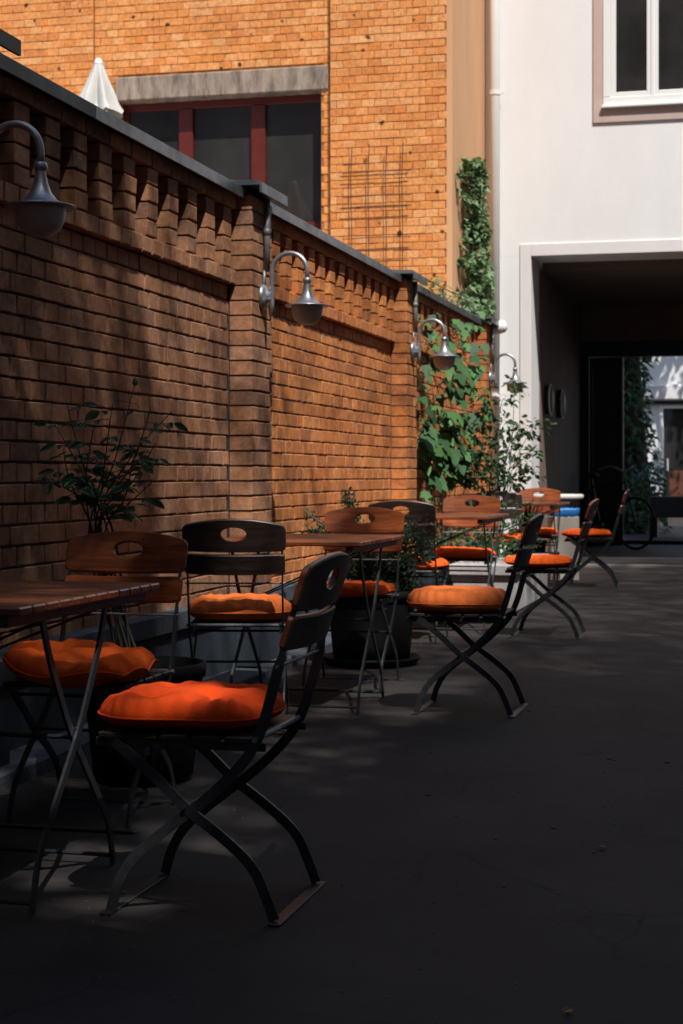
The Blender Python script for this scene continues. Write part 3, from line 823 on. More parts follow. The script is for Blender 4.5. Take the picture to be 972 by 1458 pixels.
# vine on the third bay
vine = thing('climbing_vine', 'tall vine with big lobed green leaves climbing the last wall bay', 'vine', (-2.48, 13.1, 0.45))
o0 = Vector(vine.location)
VL = leaf_set('vine', M_vine, 6)
V = [(-2.491,13.036,1.535,32),(-2.389,13.566,1.61,30),(-2.517,12.825,1.408,30),(-2.45,13.423,1.378,34),(-2.35,13.782,1.432,34),(-2.487,12.868,1.202,40),(-2.375,13.328,1.263,38),(-2.291,13.853,1.27,28),(-2.56,12.961,1.093,28),(-2.424,13.284,1.094,40),(-2.465,13.046,.983,32),(-2.341,13.624,1.152,30),(-2.531,12.672,1.603,24),(-2.433,13.178,1.734,30),(-2.359,13.562,1.781,30),(-2.271,13.908,1.651,30),(-2.242,13.909,1.563,26),(-2.367,13.445,1.888,30),(-2.278,13.773,1.964,26),(-2.428,13.303,2.05,30),(-2.335,13.592,2.069,28),(-2.501,12.801,1.771,24),(-2.534,13.027,1.314,30),(-2.557,12.801,1.256,28),(-2.452,13.282,1.487,30),(-2.382,13.367,1.489,30),(-2.339,13.858,1.329,26),(-2.396,13.285,1.178,34),(-2.486,13.008,1.148,34),(-2.55,12.907,.983,24),(-2.298,13.895,1.124,26),(-2.38,13.685,.979,28),(-2.393,13.593,1.066,28),(-2.517,13.026,2.142,22),(-2.453,13.133,2.205,22),(-2.4,13.467,2.26,24),(-2.349,13.778,2.268,22),(-2.289,13.981,2.26,20),(-2.539,12.854,2.211,20),(-2.504,13.045,2.033,24),(-2.234,13.86,2.086,22),(-2.308,13.673,1.815,28),(-2.508,13.123,1.927,22),(-2.458,13.16,1.26,30),(-2.348,13.496,1.208,28),(-2.425,13.351,.981,30),(-2.528,12.994,.928,26),(-2.315,13.819,.979,24)]
rr = random.Random(5)
vs = sorted(V, key=lambda q: q[2])
for c in range(5):
    pts = [(rr.uniform(-.08, .06), rr.uniform(-.1, .1), 0)] + [Vector(q[:3]) - o0 + Vector((-.07, .02, 0)) for q in vs[c::7]]
    b = MB(); b.tube(smooth_path(pts, 3), .0035, 5); b.build('stem', M_stem, vine, True)
for (x, y, z, s) in V:
    p = Vector((x, y, z)) - o0
    sz = s / 2400 * 13.2 * .78
    for rep in range(5 if s > 25 else 3):
        q = p + (rv(.12) * Vector((.5, 1.3, 1)) if rep else Vector((0, 0, 0)))
        d = Vector((rr.uniform(.2, .8), rr.uniform(-1.0, .0), rr.uniform(-1.0, -.35)))
        put_leaf(VL, vine, q + Vector((0, 0, sz * .4)), d, sz * rr.uniform(.55, 1.05), rr.uniform(-.5, .5), rr)
        b = MB(); b.tube([q + Vector((-.08, .02, sz * .2)), q + Vector((-.03, 0, sz * .5)), q + Vector((0, 0, sz * .4))], .0018, 4); b.build('leaf_stalk', M_stem, vine)
sp = []
for k in range(160):
    p = Vector((rr.uniform(-.05, .25), rr.uniform(-.35, .9), rr.uniform(.08, .42)))
    sp.append((p, rv() + Vector((.3, -.3, .2)), rr.uniform(.03, .065), rr.uniform(-1, 1)))
foliage('low_foliage', 'ovate', M_ivy, vine, sp)

# loose rose at the end of the wall
ros = thing('rose_bush', 'loose arching rose with tiny leaves in front of the white corner', 'rose bush', (-2.12, 13.5, 0.52))
o0 = Vector(ros.location)
rt = [(-2.16,13.401,1.714),(-2.111,13.453,1.603),(-2.035,13.514,1.661),(-1.948,13.703,1.467),(-1.761,13.591,1.491),(-1.806,13.5,1.263),(-1.885,13.54,1.179),(-1.965,13.236,1.26),(-2.047,13.224,1.371),(-2.247,13.582,1.495),(-2.218,13.762,1.21),(-1.971,13.583,1.066),(-1.833,13.494,1.122),(-2.086,13.293,1.094),(-2.254,13.456,1.264),(-1.976,13.822,1.818),(-1.892,13.712,1.438),(-2.038,13.533,1.491)]
RS = leaf_set('ovate', M_ivy)
nl = 0; extra = []
for i, tp in enumerate(rt):
    tp = Vector(tp) - o0
    base = Vector((rr.uniform(-.1, .1), rr.uniform(-.1, .1), 0))
    mid = base.lerp(tp, .55) + Vector((rr.uniform(-.08, .04), rr.uniform(-.05, .05), .12))
    path = smooth_path([base, mid, tp, tp + Vector((.05, 0, -.05))], 7)
    b = MB(); b.tube(path, [.004 - .0028 * k / (len(path) - 1) for k in range(len(path))], 5); b.build('stem', M_stem, ros, True)
    for k in range(44):
        j = rr.randint(6, len(path) - 1); p = Vector(path[j])
        d = Vector((rr.uniform(-1, 1), rr.uniform(-1, 1), rr.uniform(-.7, .4))).normalized()
        e = p + d * rr.uniform(.015, .10)
        if nl < 290 and rr.random() < .4:
            put_leaf(RS, ros, e, d + Vector((0, 0, -.3)), rr.uniform(.04, .075), rr.uniform(-1, 1), rr); nl += 1
        else:
            extra.append((e, d + Vector((0, 0, -.3)), rr.uniform(.03, .06), rr.uniform(-1, 1)))
foliage('small_foliage', 'ovate', M_ivy, ros, extra)
for (px_, py_, pz_) in ((-2.27, 13.4, 1.60), (-2.22, 13.5, 1.40), (-2.2, 13.45, 1.16)):
    fl = MB()
    for k in range(8):
        a = k * 2.4; q = leaf_mesh('ovate', M_flower, k); fl.add(q.v, q.f, leaf_matrix((0, 0, 0), (math.cos(a), math.sin(a), .8 - .06 * k), .035))
    fo = fl.build('flower', M_flower, ros, True); fo.location = Vector((px_, py_, pz_)) - o0

# ivy on the plaster return
ivy = thing('ivy', 'dense ivy hanging on the orange plaster strip beside the drainpipe', 'ivy', (-2.85, 16.9, 2.5))
sp = []
IV = [(-.25, -.05, .85), (.1, .0, .72), (.45, .08, .60), (.75, .02, .66), (.95, -.05, .40), (1.08, -.12, .28), (1.25, -.2, .50), (1.45, -.33, .42), (1.58, -.42, .22), (1.66, -.45, .08)]
while len(sp) < 2300:
    z = random.uniform(-.25, 1.66)
    for (z0, c0, h0), (z1, c1, h1) in zip(IV, IV[1:]):
        if z0 <= z <= z1: f = (z - z0) / (z1 - z0); yc = c0 + (c1 - c0) * f; hw = h0 + (h1 - h0) * f
    y = yc + random.uniform(-1.25, 1.25) * hw
    rag = .25 * math.sin(z * 17 + y * 3) + .2 * math.sin(z * 31 + 1) + random.gauss(0, .12)
    if abs(y - yc) > hw * (1 + rag) and random.random() < .93: continue
    if math.sin(y * 8 + z * 5) * math.sin(z * 10 - y * 4 + 1) < random.uniform(-.75, .25): continue
    th = .22 * max(.2, 1 - abs(y - yc) / (hw * 1.4))
    sp.append((Vector((.02 + random.random() * th, min(y - .15, .72), z)), (random.uniform(-.2, 1), random.uniform(-.9, .5), random.uniform(-1.2, .1)), random.choice((.03, .045, .06, .075)) * random.uniform(.8, 1.1), random.uniform(-.6, .6)))
foliage('foliage', 'ivy', M_wallivy, ivy, sp)
for y0 in (-.2, 0, .12, .22):
    pts = [(.03, y0 + random.uniform(-.08, .08), z) for z in (-.3, .1, .5, .9, 1.3)]
    b = MB(); b.tube(smooth_path(pts, 4), .006, 5); b.build('stem', M_stem, ivy)
# creeper drooping over the last coping
cr = thing('creeper', 'leafy creeper drooping over the coping of the last bay', 'creeper', (-2.5, 13.5, 2.5))
b = MB(); b.tube(smooth_path([(-.02, -.85, .07), (.05, -.2, .04), (-.03, .6, .09), (.02, 1.4, .06), (-.1, 2.2, .1)], 5), .004, 5); b.build('stem', M_stem, cr)
sp = [(Vector((random.uniform(-.25, .06), random.uniform(-.8, 2.6), random.uniform(.03, .12))), rv() + Vector((.5, -.4, -.2)), random.uniform(.03, .06), random.uniform(-.6, .6)) for k in range(190)]
foliage('foliage', 'ivy', M_wallivy, cr, sp)

# pale concrete planter under vine and rose
pl = thing('concrete_planter', 'pale concrete planter box with greenery beside the third table', 'planter', (-2.0, 13.0, G(12.9)))
b = MB(); h_ = .33
b.cbox(-.20, .28, -.85, .9, 0, h_, .012); b.build('box', M_concrete, pl)
b = MB(); b.box(-.16, .24, -.80, .86, h_ - .02, h_ + .006); b.build('soil', M_soil, pl)
b = MB(); b.cbox(-.22, .30, -.88, .93, h_ + .001 - .07, h_ + .012, .008); b.build('rim', M_concrete, pl)
sh = thing('low_shrub', 'dark low shrub spilling from the pale concrete planter', 'shrub', (-2.0, 13.0, G(12.9) + .33))
sp = []
for k in range(900):
    p = Vector((random.uniform(-.5, .27), random.uniform(-.8, .85), 0)); hgt = .14 + .34 * (0.5 + .5 * math.sin(p.y * 7 + p.x * 5)) ; p.z = random.random() * hgt
    sp.append((p, rv() + Vector((.2, -.3, .3)), random.uniform(.025, .055), random.uniform(-1, 1)))
foliage('foliage', 'ovate', M_ivy, sh, sp)
gr = thing('grassy_plant', 'grass like plant with thin upright blades before the white pier', 'plant', (-1.95, 14.3, G(14.3) + .0))
b = MB()
for k in range(130):
    a = random.uniform(0, 2 * PI); l = random.uniform(.2, .45); ro = random.uniform(0, .12)
    p0 = Vector((math.cos(a) * ro, math.sin(a) * ro, .42)); dx = Vector((math.cos(a), math.sin(a), 0)) * l * random.uniform(.1, .6)
    w = Vector((-math.sin(a), math.cos(a), 0)) * .005
    p1 = p0 + dx * .4 + Vector((0, 0, l * .7)); p2 = p0 + dx + Vector((0, 0, l))
    b.add([p0 - w, p0 + w, p1 + w * .7, p1 - w * .7, p2], [(0, 1, 2, 3), (3, 2, 4)])
o = b.build('blades', M_ivy, gr); o['kind'] = 'stuff'
b = MB(); b.lathe([(.14, 0), (.17, .4), (.18, .4), (.18, .43), (.15, .43), (.14, .38), (0, .38)], 20, cap0=True); b.build('pot', M_pot, gr, True)

# unseen tree beside the viewer, crown shaped to filter sun on the near wall
ctree = thing('sun_filter_tree', 'tall unseen leafy tree, crown shaped to filter the sun over the near tables', 'tree', (3.1, -1.2, 0))
b = MB(); b.tube(smooth_path([(0, 0, 0), (.05, .1, 3), (-.1, .3, 6), (-.2, .5, 9), (-.6, 1.2, 12), (-.9, 1.8, 14)], 4), [.26 - .011 * k for k in range(21)], 12); b.build('trunk', M_bark, ctree, True)
for a, z0, l in ((0.4, 8, 2.6), (1.7, 8.6, 2.4), (2.9, 9.0, 3.0), (4.2, 9.6, 2.2), (5.3, 10.4, 2.0), (2.2, 10.8, 2.6)):
    b = MB(); b.tube(smooth_path([(-.2, .5, z0), (-.2 + math.cos(a) * l * .5, .5 + math.sin(a) * l * .5, z0 + 1.2), (-.2 + math.cos(a) * l, .5 + math.sin(a) * l, z0 + 3.2)], 4), [.09 - .009 * k for k in range(9)], 7); b.build('limb', M_bark, ctree, True)
rr = random.Random(21); sp = []
def in_gap(p):                       # gaps cut along the sun's rays to light chosen cushions and ground
    for o_, rad in ((Vector((-1.28, 7.45, .3)), .72), (Vector((-1.37, 3.97, .55)), .38), (Vector((-2.1, 6.85, .55)), .34)):
        q = p - o_
        if (q - SUN * q.dot(SUN)).length < rad * rr.uniform(.7, 1.15): return rr.random() < .85
    return False
TREE_N = 12300
while len(sp) < TREE_N:
    v = Vector((rr.uniform(-1, 1), rr.uniform(-1, 1), rr.uniform(-1, 1)))
    if v.length > 1: continue
    p = Vector((-.2 + v.x * 4.4, 1.2 + v.y * 3.7, 13.2 + v.z * 2.6))
    wy = p.y - 1.2; den = .75 if wy < -1.3 else (1.0 if wy < .2 else max(.12, 1 - (wy - .2) * .38))
    if p.x + 3.1 > 2.5 and wy > -.3: den *= .4
    if rr.random() > den: continue
    if math.sin(p.x * 2.1 + 1) + math.sin(p.y * 1.9) + math.sin(p.z * 2.3 + .5) < rr.uniform(-2.2, .6): continue
    if in_gap(p + Vector((3.1, -1.2, 0))): continue
    sp.append((p, rv() + Vector((0, 0, -.4)), rr.uniform(.09, .14), rr.uniform(-1, 1)))
while len(sp) < TREE_N + 3900:
    v = rv()
    if v.length > 1 or in_gap(Vector((1.6 + v.x * 1.2, -.65 + v.y * 1.6, 12.9 + v.z * 2.2))): continue
    sp.append((Vector((-1.5 + v.x * 1.2, .55 + v.y * 1.6, 12.9 + v.z * 2.2)), rv() + Vector((0, 0, -.4)), rr.uniform(.08, .12), rr.uniform(-1, 1)))
n0 = len(sp)
while len(sp) < n0 + 1500:
    v = rv(); p = Vector((3.6 + v.x * 1.3, -3.0 + v.y * 1.1, 12.9 + v.z * 1.8))
    if v.length > 1 or in_gap(p): continue
    sp.append((p - Vector((3.1, -1.2, 0)), rv() + Vector((0, 0, -.4)), rr.uniform(.08, .12), rr.uniform(-1, 1)))
foliage('crown', 'ovate', M_ivy, ctree, sp)
stree = thing('sun_filter_tree', 'unseen taller slender tree added to shade the open asphalt on the right', 'tree', (7.1, 4.0, 0))  # unseen tree added to dim the sun on the right-hand asphalt
b = MB(); b.tube(smooth_path([(0, 0, 0), (.1, 0, 5), (-.1, .2, 10), (0, 0, 15), (0, .1, 19)], 4), [.3 - .015 * k for k in range(17)], 12); b.build('trunk', M_bark, stree, True)
for k in range(9):
    a = k * 2.4; l = 1.5 + .5 * (k % 3); z0 = 11 + k * .7
    b = MB(); b.tube(smooth_path([(0, .1, z0), (math.cos(a) * .5, math.sin(a) * l, z0 + 1.2), (math.cos(a), math.sin(a) * l * 1.8, z0 + 3)], 4), [.08 - .008 * q for q in range(9)], 7); b.build('limb', M_bark, stree, True)
sp = []
while len(sp) < 15000:
    v = rv()
    if v.length > 1 or rr.random() > .22 + .78 * min(1, (v.x + 1) * .7): continue
    sp.append((Vector((-.1 + v.x * 2.1, .6 + v.y * 6.2, 17.6 + v.z * 2.9)), rv() + Vector((0, 0, -.4)), rr.uniform(.10, .16), rr.uniform(-1, 1)))
while len(sp) < 19500:
    v = rv()
    if v.length > 1 or in_gap(Vector((6.2 + v.x * 2.0, -.7 + v.y * 2.4, 17.2 + v.z * 2.2))): continue
    sp.append((Vector((-.9 + v.x * 2.0, -4.7 + v.y * 2.4, 17.2 + v.z * 2.2)), rv() + Vector((0, 0, -.4)), rr.uniform(.10, .15), rr.uniform(-1, 1)))
foliage('crown', 'ovate', M_ivy, stree, sp)

# ------------------------------------------------------------------ lamps on the pilasters
def make_lamp():
    t = thing('wall_lamp', 'x', 'wall lamp', (0, 0, 0), 0, 'gooseneck lamps along the brick wall')
    Mx = Matrix.Rotation(PI / 2, 4, 'Y')
    b = MB(); b.lathe([(.0, .0), (.066, .0), (.068, .012), (.055, .026), (.03, .034), (.03, .05), (0, .05)], 24, Matrix.Translation((0, 0, 1.985)) @ Mx); b.build('wall_plate', M_lamp, t, True)
    xa = .055; xl = .245; ra = (xl - xa) / 2
    path = [(xa, 0, 1.885), (xa, 0, 1.95), (xa, 0, 2.02), (xa, 0, 2.09)]
    for k in range(1, 17):
        w = PI - PI * k / 16; path.append((xa + ra + ra * math.cos(w), 0, 2.115 + ra * math.sin(w)))
    path.append((xl, 0, 2.06))
    b = MB(); b.tube(path, .0125, 12); b.build('arm', M_lamp, t, True)
    b = MB(); b.lathe([(.013, 2.05), (.02, 2.053), (.023, 2.065), (.02, 2.078), (.013, 2.081)], 16, Matrix.Translation((xl, 0, 0))); b.build('collar', M_lamp, t, True)
    b = MB(); b.lathe([(.016, 2.055), (.018, 2.04), (.024, 2.01), (.036, 1.98), (.055, 1.957), (.074, 1.945), (.113, 1.938), (.117, 1.934), (.113, 1.931), (.07, 1.933)], 36, Matrix.Translation((xl, 0, 0))); b.build('shade', M_lamp, t, True)
    b = MB(); b.lathe([(.082, 1.932), (.082, 1.918), (.077, 1.888), (.064, 1.860), (.042, 1.842), (.02, 1.835), (0, 1.833)], 28, Matrix.Translation((xl, 0, 0))); b.build('glass_bowl', M_glassbowl, t, True)
    b = MB(); b.tube([(.022, .02, 2.5), (.022, .02, 2.3), (.022, .02, 2.12)], .017, 10); b.lathe([(.017, 2.31), (.021, 2.312), (.021, 2.34), (.017, 2.342)], 12, Matrix.Translation((.022, .02, 0))); b.build('conduit', M_galv, t, True)
    b = MB(); b.tube([(.012, .012, 2.125), (.010, .01, 2.08), (.010, .0, 2.04)], .008, 8); b.build('cable', M_galv, t, True)
    return t
lamp0 = make_lamp()
labs = ['gooseneck wall lamp nearest the viewer, at the upper left edge of the wall', 'gooseneck wall lamp on the pilaster behind the dark chair, second along the wall', 'gooseneck wall lamp in front of the big vine leaves', 'smallest gooseneck wall lamp, in front of the white building']
for i, y in enumerate((5.10, 8.42, 12.30, 15.99)):
    t = lamp0 if i == 0 else copy_tree(lamp0)
    t.location = (XW + .12, y, 0); t['label'] = labs[i]
gb = thing('globe_lamp', 'small white opal globe fixed at the end of the wall', 'globe lamp', (XW + .12, 16.17, 2.47))
b = MB(); b.lathe([(.0, .14), (.04, .135), (.062, .105), (.066, .06), (.06, .02), (.045, 0), (0, 0)], 20, Matrix.Translation((0, .02, 0)) @ Matrix.Rotation(R(75), 4, 'Y')); b.build('globe', M_whitepaint, gb, True)
b = MB(); b.tube([(0.0, .02, 0), (-.03, .02, -.02), (-.04, 0.02, -.4)], .02, 10); b.build('bracket', M_black, gb)

# ------------------------------------------------------------------ chairs
def flat_bar(path2, y, w=.025, t=.007, taper=None):
    """flat bar following (f, z) points in the plane y"""
    P = [Vector((p[0], 0, p[1])) for p in path2]; b = MB(); n = len(P)
    for i, p in enumerate(P):
        tg = (P[min(i+1, n-1)] - P[max(i-1, 0)]).normalized(); nn = Vector((-tg.z, 0, tg.x)) * (w if not taper or p.z < taper else .013) / 2
        for sg, yy in ((1, -t/2), (1, t/2), (-1, t/2), (-1, -t/2)):
            q = p + nn * sg; b.v.append((q.x, y + yy, q.z))
    for i in range(n - 1):
        for k in range(4):
            k2 = (k + 1) % 4; b.f.append((i*4+k, i*4+k2, (i+1)*4+k2, (i+1)*4+k)); b.mi.append(0)
    b.f += [(0,1,2,3), (4*n-4, 4*n-1, 4*n-2, 4*n-3)]; b.mi += [0, 0]
    return b
def back_board(hw, z0, h, arch, hole, rc, curve=.016, th=.018):
    """curved board: u across (y), v up; optional oval hole; returns MB in (x=thickness, y, z)"""
    uc, vc = 0.0, (z0 + h * .50 if not hole else hole[0])
    def inside(u, v):
        if abs(u) > hw or v < z0: return False
        top = z0 + h - arch * (u / hw) ** 2
        if v > top: return False
        for sy in (0, 1):
            cy = z0 + rc if sy == 0 else top - rc
            cu = hw - rc
            if abs(u) > cu and ((v < cy) if sy == 0 else (v > cy)):
                if (abs(u) - cu) ** 2 + (v - cy) ** 2 > rc * rc: return False
        return True
    N_ = 72; ring = []
    for k in range(N_):
        # denser towards the ends
        w = 2 * PI * k / N_; a = math.atan2(math.sin(w) * .35, math.cos(w))
        lo, hi = 0, 1.0
        for _ in range(26):
            m_ = (lo + hi) / 2
            if inside(uc + math.cos(a) * m_, vc + math.sin(a) * m_): lo = m_
            else: hi = m_
        ring.append((uc + math.cos(a) * lo, vc + math.sin(a) * lo, a))
    ew, eh = (hole[1], hole[2]) if hole else (.001, .001)
    def xo(u): return curve * (1 - (u / hw) ** 2) * -1
    b = MB(); e = .004
    rings = []
    def add_ring(fn, x):
        st = len(b.v)
        for (u, v, a) in ring:
            uu, vv = fn(u, v, a); b.v.append((x + xo(uu), uu, vv))
        rings.append(st)
    inn = lambda sc_: (lambda u, v, a: (uc + ew * sc_ * math.cos(math.atan2(math.sin(a) / .35, math.cos(a))), vc + eh * sc_ * math.sin(math.atan2(math.sin(a) / .35, math.cos(a)))))
    outr = lambda s: (lambda u, v, a: (u * (1 - s / hw), vc + (v - vc) * (1 - s / (h * .5))))
    midr = lambda u, v, a: (inn(1)(u, v, a)[0] * .5 + u * .5, inn(1)(u, v, a)[1] * .5 + v * .5)
    k1 = 1 + e / ew if hole else 1
    for fn, x in ((inn(1), th/2 - e), (inn(k1), th/2), (midr, th/2), (outr(e), th/2), (outr(0), th/2 - e), (outr(0), -th/2 + e), (outr(e), -th/2), (midr, -th/2), (inn(k1), -th/2), (inn(1), -th/2 + e)):
        add_ring(fn, x)
    for i in range(len(rings)):
        r0, r1 = rings[i], rings[(i + 1) % len(rings)]
        for k in range(N_):
            k2 = (k + 1) % N_; b.f.append((r0 + k, r0 + k2, r1 + k2, r1 + k)); b.mi.append(1 if i in (5, 6, 7) else 0)
    return b
BACK = smooth_path([(-.280,0,.828), (-.258,0,.765), (-.226,0,.66), (-.193,0,.535), (-.165,0,.445), (-.125,0,.375), (-.04,0,.29), (.06,0,.212), (.145,0,.14), (.187,0,.075), (.207,0,.008)], 4)
FRONT = smooth_path([(.20,0,.412), (.165,0,.386), (.10,0,.335), (.02,0,.262), (-.075,0,.193), (-.145,0,.13), (-.18,0,.06), (-.2,0,.008)], 4)
def make_chair():
    t = thing('folding_chair', 'x', 'chair', (0, 0, 0), 0, 'folding chairs around the tables')
    for y in (-.205, .205):
        flat_bar([(p.x, p.z) for p in BACK], y * .92, taper=.60).build('back_rail', M_frame, t)
        flat_bar([(p.x, p.z) for p in FRONT], y * .93).build('front_leg', M_frame, t)
        b = MB(); b.cbox(-.175, .25, y * .86 - .004, y * .86 + .004, .398, .418, .001); b.build('seat_rail', M_frame, t)
    for fx in (.213, -.206):
        b = MB(); b.cbox(fx - .015, fx + .015, -.215, .215, .0, .006, .0015); b.build('foot_bar', M_frame, t)
    for fx, z, r in ((-.155, .428, .007), (.02, .262, .005), (.12, .38, .005)):
        b = MB(); b.tube([(fx, -.202, z), (fx, .202, z)], r, 8); b.build('cross_bar', M_galv if z > .42 else M_frame, t)
    b = MB(); b.tube([(-.208, -.2, .60), (-.208, .2, .60)], .004, 6); b.build('back_wire', M_galv, t)
    for k in range(5):
        x0 = -.145 + k * .079
        b = MB(); b.cbox(x0, x0 + .068, -.195, .195, .419, .433, .003); b.build('seat_slat', M_wooddark, t)
    # backrest boards, leaning with the rails
    a = math.atan2(.066, .205)
    sl = Matrix.Translation((-.224, 0, .66)) @ Matrix.Rotation(-a, 4, 'Y')
    b = back_board(.205, .075, .140, .034, (.152, .050, .027), .018); b.v = [tuple(sl @ Vector(p)) for p in b.v]; b.build('backrest_board', [M_wood, M_backwood], t, False)
    b = back_board(.200, -.022, .085, .0, None, .014); b.v = [tuple(sl @ Vector(p)) for p in b.v]; b.build('backrest_board', [M_wood, M_backwood], t, False)
    return t
chair0 = make_chair()

def cushion_mesh(seed, w=.215, d=.215, th=.086, rump=0.0, dimple=1.0, mt=None, puff=.5, curl=None):
    rnd = random.Random(seed); b = MB(); n = 56
    ph = [rnd.uniform(0, 6.3) for _ in range(8)]
    tufts = [(-.42, -.42), (.42, -.42), (-.42, .42), (.42, .42)]
    def P(i, j, top):
        u = 2 * i / n - 1; v = 2 * j / n - 1
        # squircle mapping of the unit square, corners pulled
        k = 1 - .045 * (u * u * v * v)
        e = max(abs(u), abs(v)); rr_ = (abs(u) ** 3.2 + abs(v) ** 3.2) ** (1 / 3.2)
        x = u * d * k; y = v * w * k
        fx = e / max(rr_, 1e-6); x *= .25 + .75 * fx; y *= .25 + .75 * fx
        x += .006 * math.sin(5 * v + ph[0]) * abs(u); y += .006 * math.sin(5 * u + ph[1]) * abs(v)
        edge = max(0, 1 - e ** 4) ** puff
        z = th * .42
        g = 0.0; pl_ = 0.0
        for a, c in tufts:
            q2 = (u - a) ** 2 + (v - c) ** 2
            g += .75 * math.exp(-q2 / .05) + .5 * math.exp(-q2 / .008)
            pl_ += math.exp(-q2 / .07) * math.cos(7 * math.atan2(v - c, u - a) + ph[6] + a * 3) * min(1, q2 / .02)
        wr = .003 * math.sin(9 * u + 5 * v + ph[2]) * math.sin(7 * v + ph[3]) + .0045 * math.sin(23 * u * (1 + .3 * v) + ph[4]) * e * e + .0045 * math.sin(21 * v + ph[5]) * e * e
        if top:
            z += edge * th * .62 - dimple * (g * .026 + pl_ * .0035) + wr * min(1, edge * 2)
        else:
            z -= edge * th * .42
        z += rump * (.035 * math.sin(2.6 * v + ph[6]) + .02 * math.sin(3.1 * u + 2.2 * v + ph[7]))
        if curl: z += curl(u, v)
        return (x, y, max(z, 0.0) if not curl else z)
    idx = {}
    for top in (True, False):
        for i in range(n + 1):
            for j in range(n + 1):
                if not top and (i in (0, n) or j in (0, n)):
                    idx[top, i, j] = idx[True, i, j]; continue
                idx[top, i, j] = len(b.v); b.v.append(P(i, j, top))
        for i in range(n):
            for j in range(n):
                q = (idx[top, i, j], idx[top, i+1, j], idx[top, i+1, j+1], idx[top, i, j+1])
                b.f.append(q if top else q[::-1]); b.mi.append(0)
    return b
CH = [ # x, y, yaw, label of the chair, label of its cushion
 (-1.305, 3.97, 180, 'folding chair nearest the viewer, seen in profile with bright orange cushion', 'bright orange tufted cushion on the nearest chair'),
 (-1.985, 4.83, -90, 'brown backed folding chair facing the viewer behind the nearest table', 'rumpled orange cushion with turned up corners beside the nearest table'),
 (-2.085, 6.62, 103, 'dark backed folding chair seen from behind in front of the wall', 'dull orange tufted cushion on the dark backed chair by the wall'),
 (-1.945, 8.00, -90, 'folding chair facing the viewer across the second table, before the black pot', 'orange cushion behind the second table legs, before the black pot'),
 (-1.235, 7.30, 180, 'folding chair in profile at the end of the second table', 'thick rolled looking orange cushion on the profile chair at the second table'),
 (-2.09, 10.13, 90, 'dark folding chair seen from behind beside the green herb bush', 'orange cushion on the dark chair beside the herb bush'),
 (-1.985, 11.47, -90, 'folding chair with orange brown back facing the viewer across the third table', 'orange cushion half hidden under the third table'),
 (-1.30, 10.59, 180, 'folding chair in profile at the end of the third table', 'long low orange cushion on the profile chair at the third table'),
 (-1.44, 14.95, 184, 'farthest folding chair in profile, standing before the dark passage', 'orange cushion on the farthest chair before the dark passage'),
 (-1.985, 15.1, -90, 'sunlit folding chair with glowing orange back at the last table', 'orange cushion on the sunlit chair behind the last table'),
 (-2.07, 13.72, 90, 'mostly hidden folding chair on the near side of the last table', 'small visible orange cushion in front of the last table'),
]
def curl_b(u, v):
    return .016 * max(0, u * -1 + .1) ** 1.5 * (0.5 + .5 * math.cos(3.2 * v + .9)) + .03 * max(0, -v) ** 4 + .010 * math.sin(6 * u + 4 * v)
for i, (x, y, rz, lab, clab) in enumerate(CH):
    t = chair0 if i == 0 else copy_tree(chair0)
    t.location = (x, y, G(y)); t.rotation_euler = (0, 0, R(rz)); t['label'] = lab
    kw = dict(seed=i)
    if i == 1: kw.update(rump=.12, curl=curl_b, dimple=1.0, th=.09)
    elif i == 2: kw.update(th=.098, dimple=1.0)
    elif i == 4: kw.update(dimple=.1, th=.098, puff=.40)
    elif i in (5, 6, 7, 8, 9, 10, 3): kw.update(dimple=.35, th=.068, rump=.12)
    cu = cushion_mesh(**kw)
    o = cu.build('seat_cushion', (M_cushion if i == 0 else M_cushion_f if i in (2, 4) else M_cushion_m), None, True)
    o.location = (x, y, G(y) + .4335); o.rotation_euler = (0, 0, R(rz + random.uniform(-4, 4)))
    o.location.x += .062 * math.cos(R(rz)); o.location.y += .062 * math.sin(R(rz))
    if i == 1: o.location.y -= .05; o.location.z -= .004; o.rotation_euler.z = R(rz + 9)
    n_ = 56; loop = [cu.v[k * (n_ + 1)] for k in range(n_ + 1)] + [cu.v[n_ * (n_ + 1) + k] for k in range(1, n_ + 1)] + [cu.v[(n_ - k) * (n_ + 1) + n_] for k in range(1, n_ + 1)] + [cu.v[n_ - k] for k in range(1, n_)]
    b = MB(); b.tube(loop + loop[:1], .0032 if i != 4 else .0015, 5, cap=False); b.build('piping', (M_cushion if i == 0 else M_cushion_f if i in (2, 4) else M_cushion_m), o, True)
    tag(o, clab, 'cushion', 'orange cushions on the chairs')

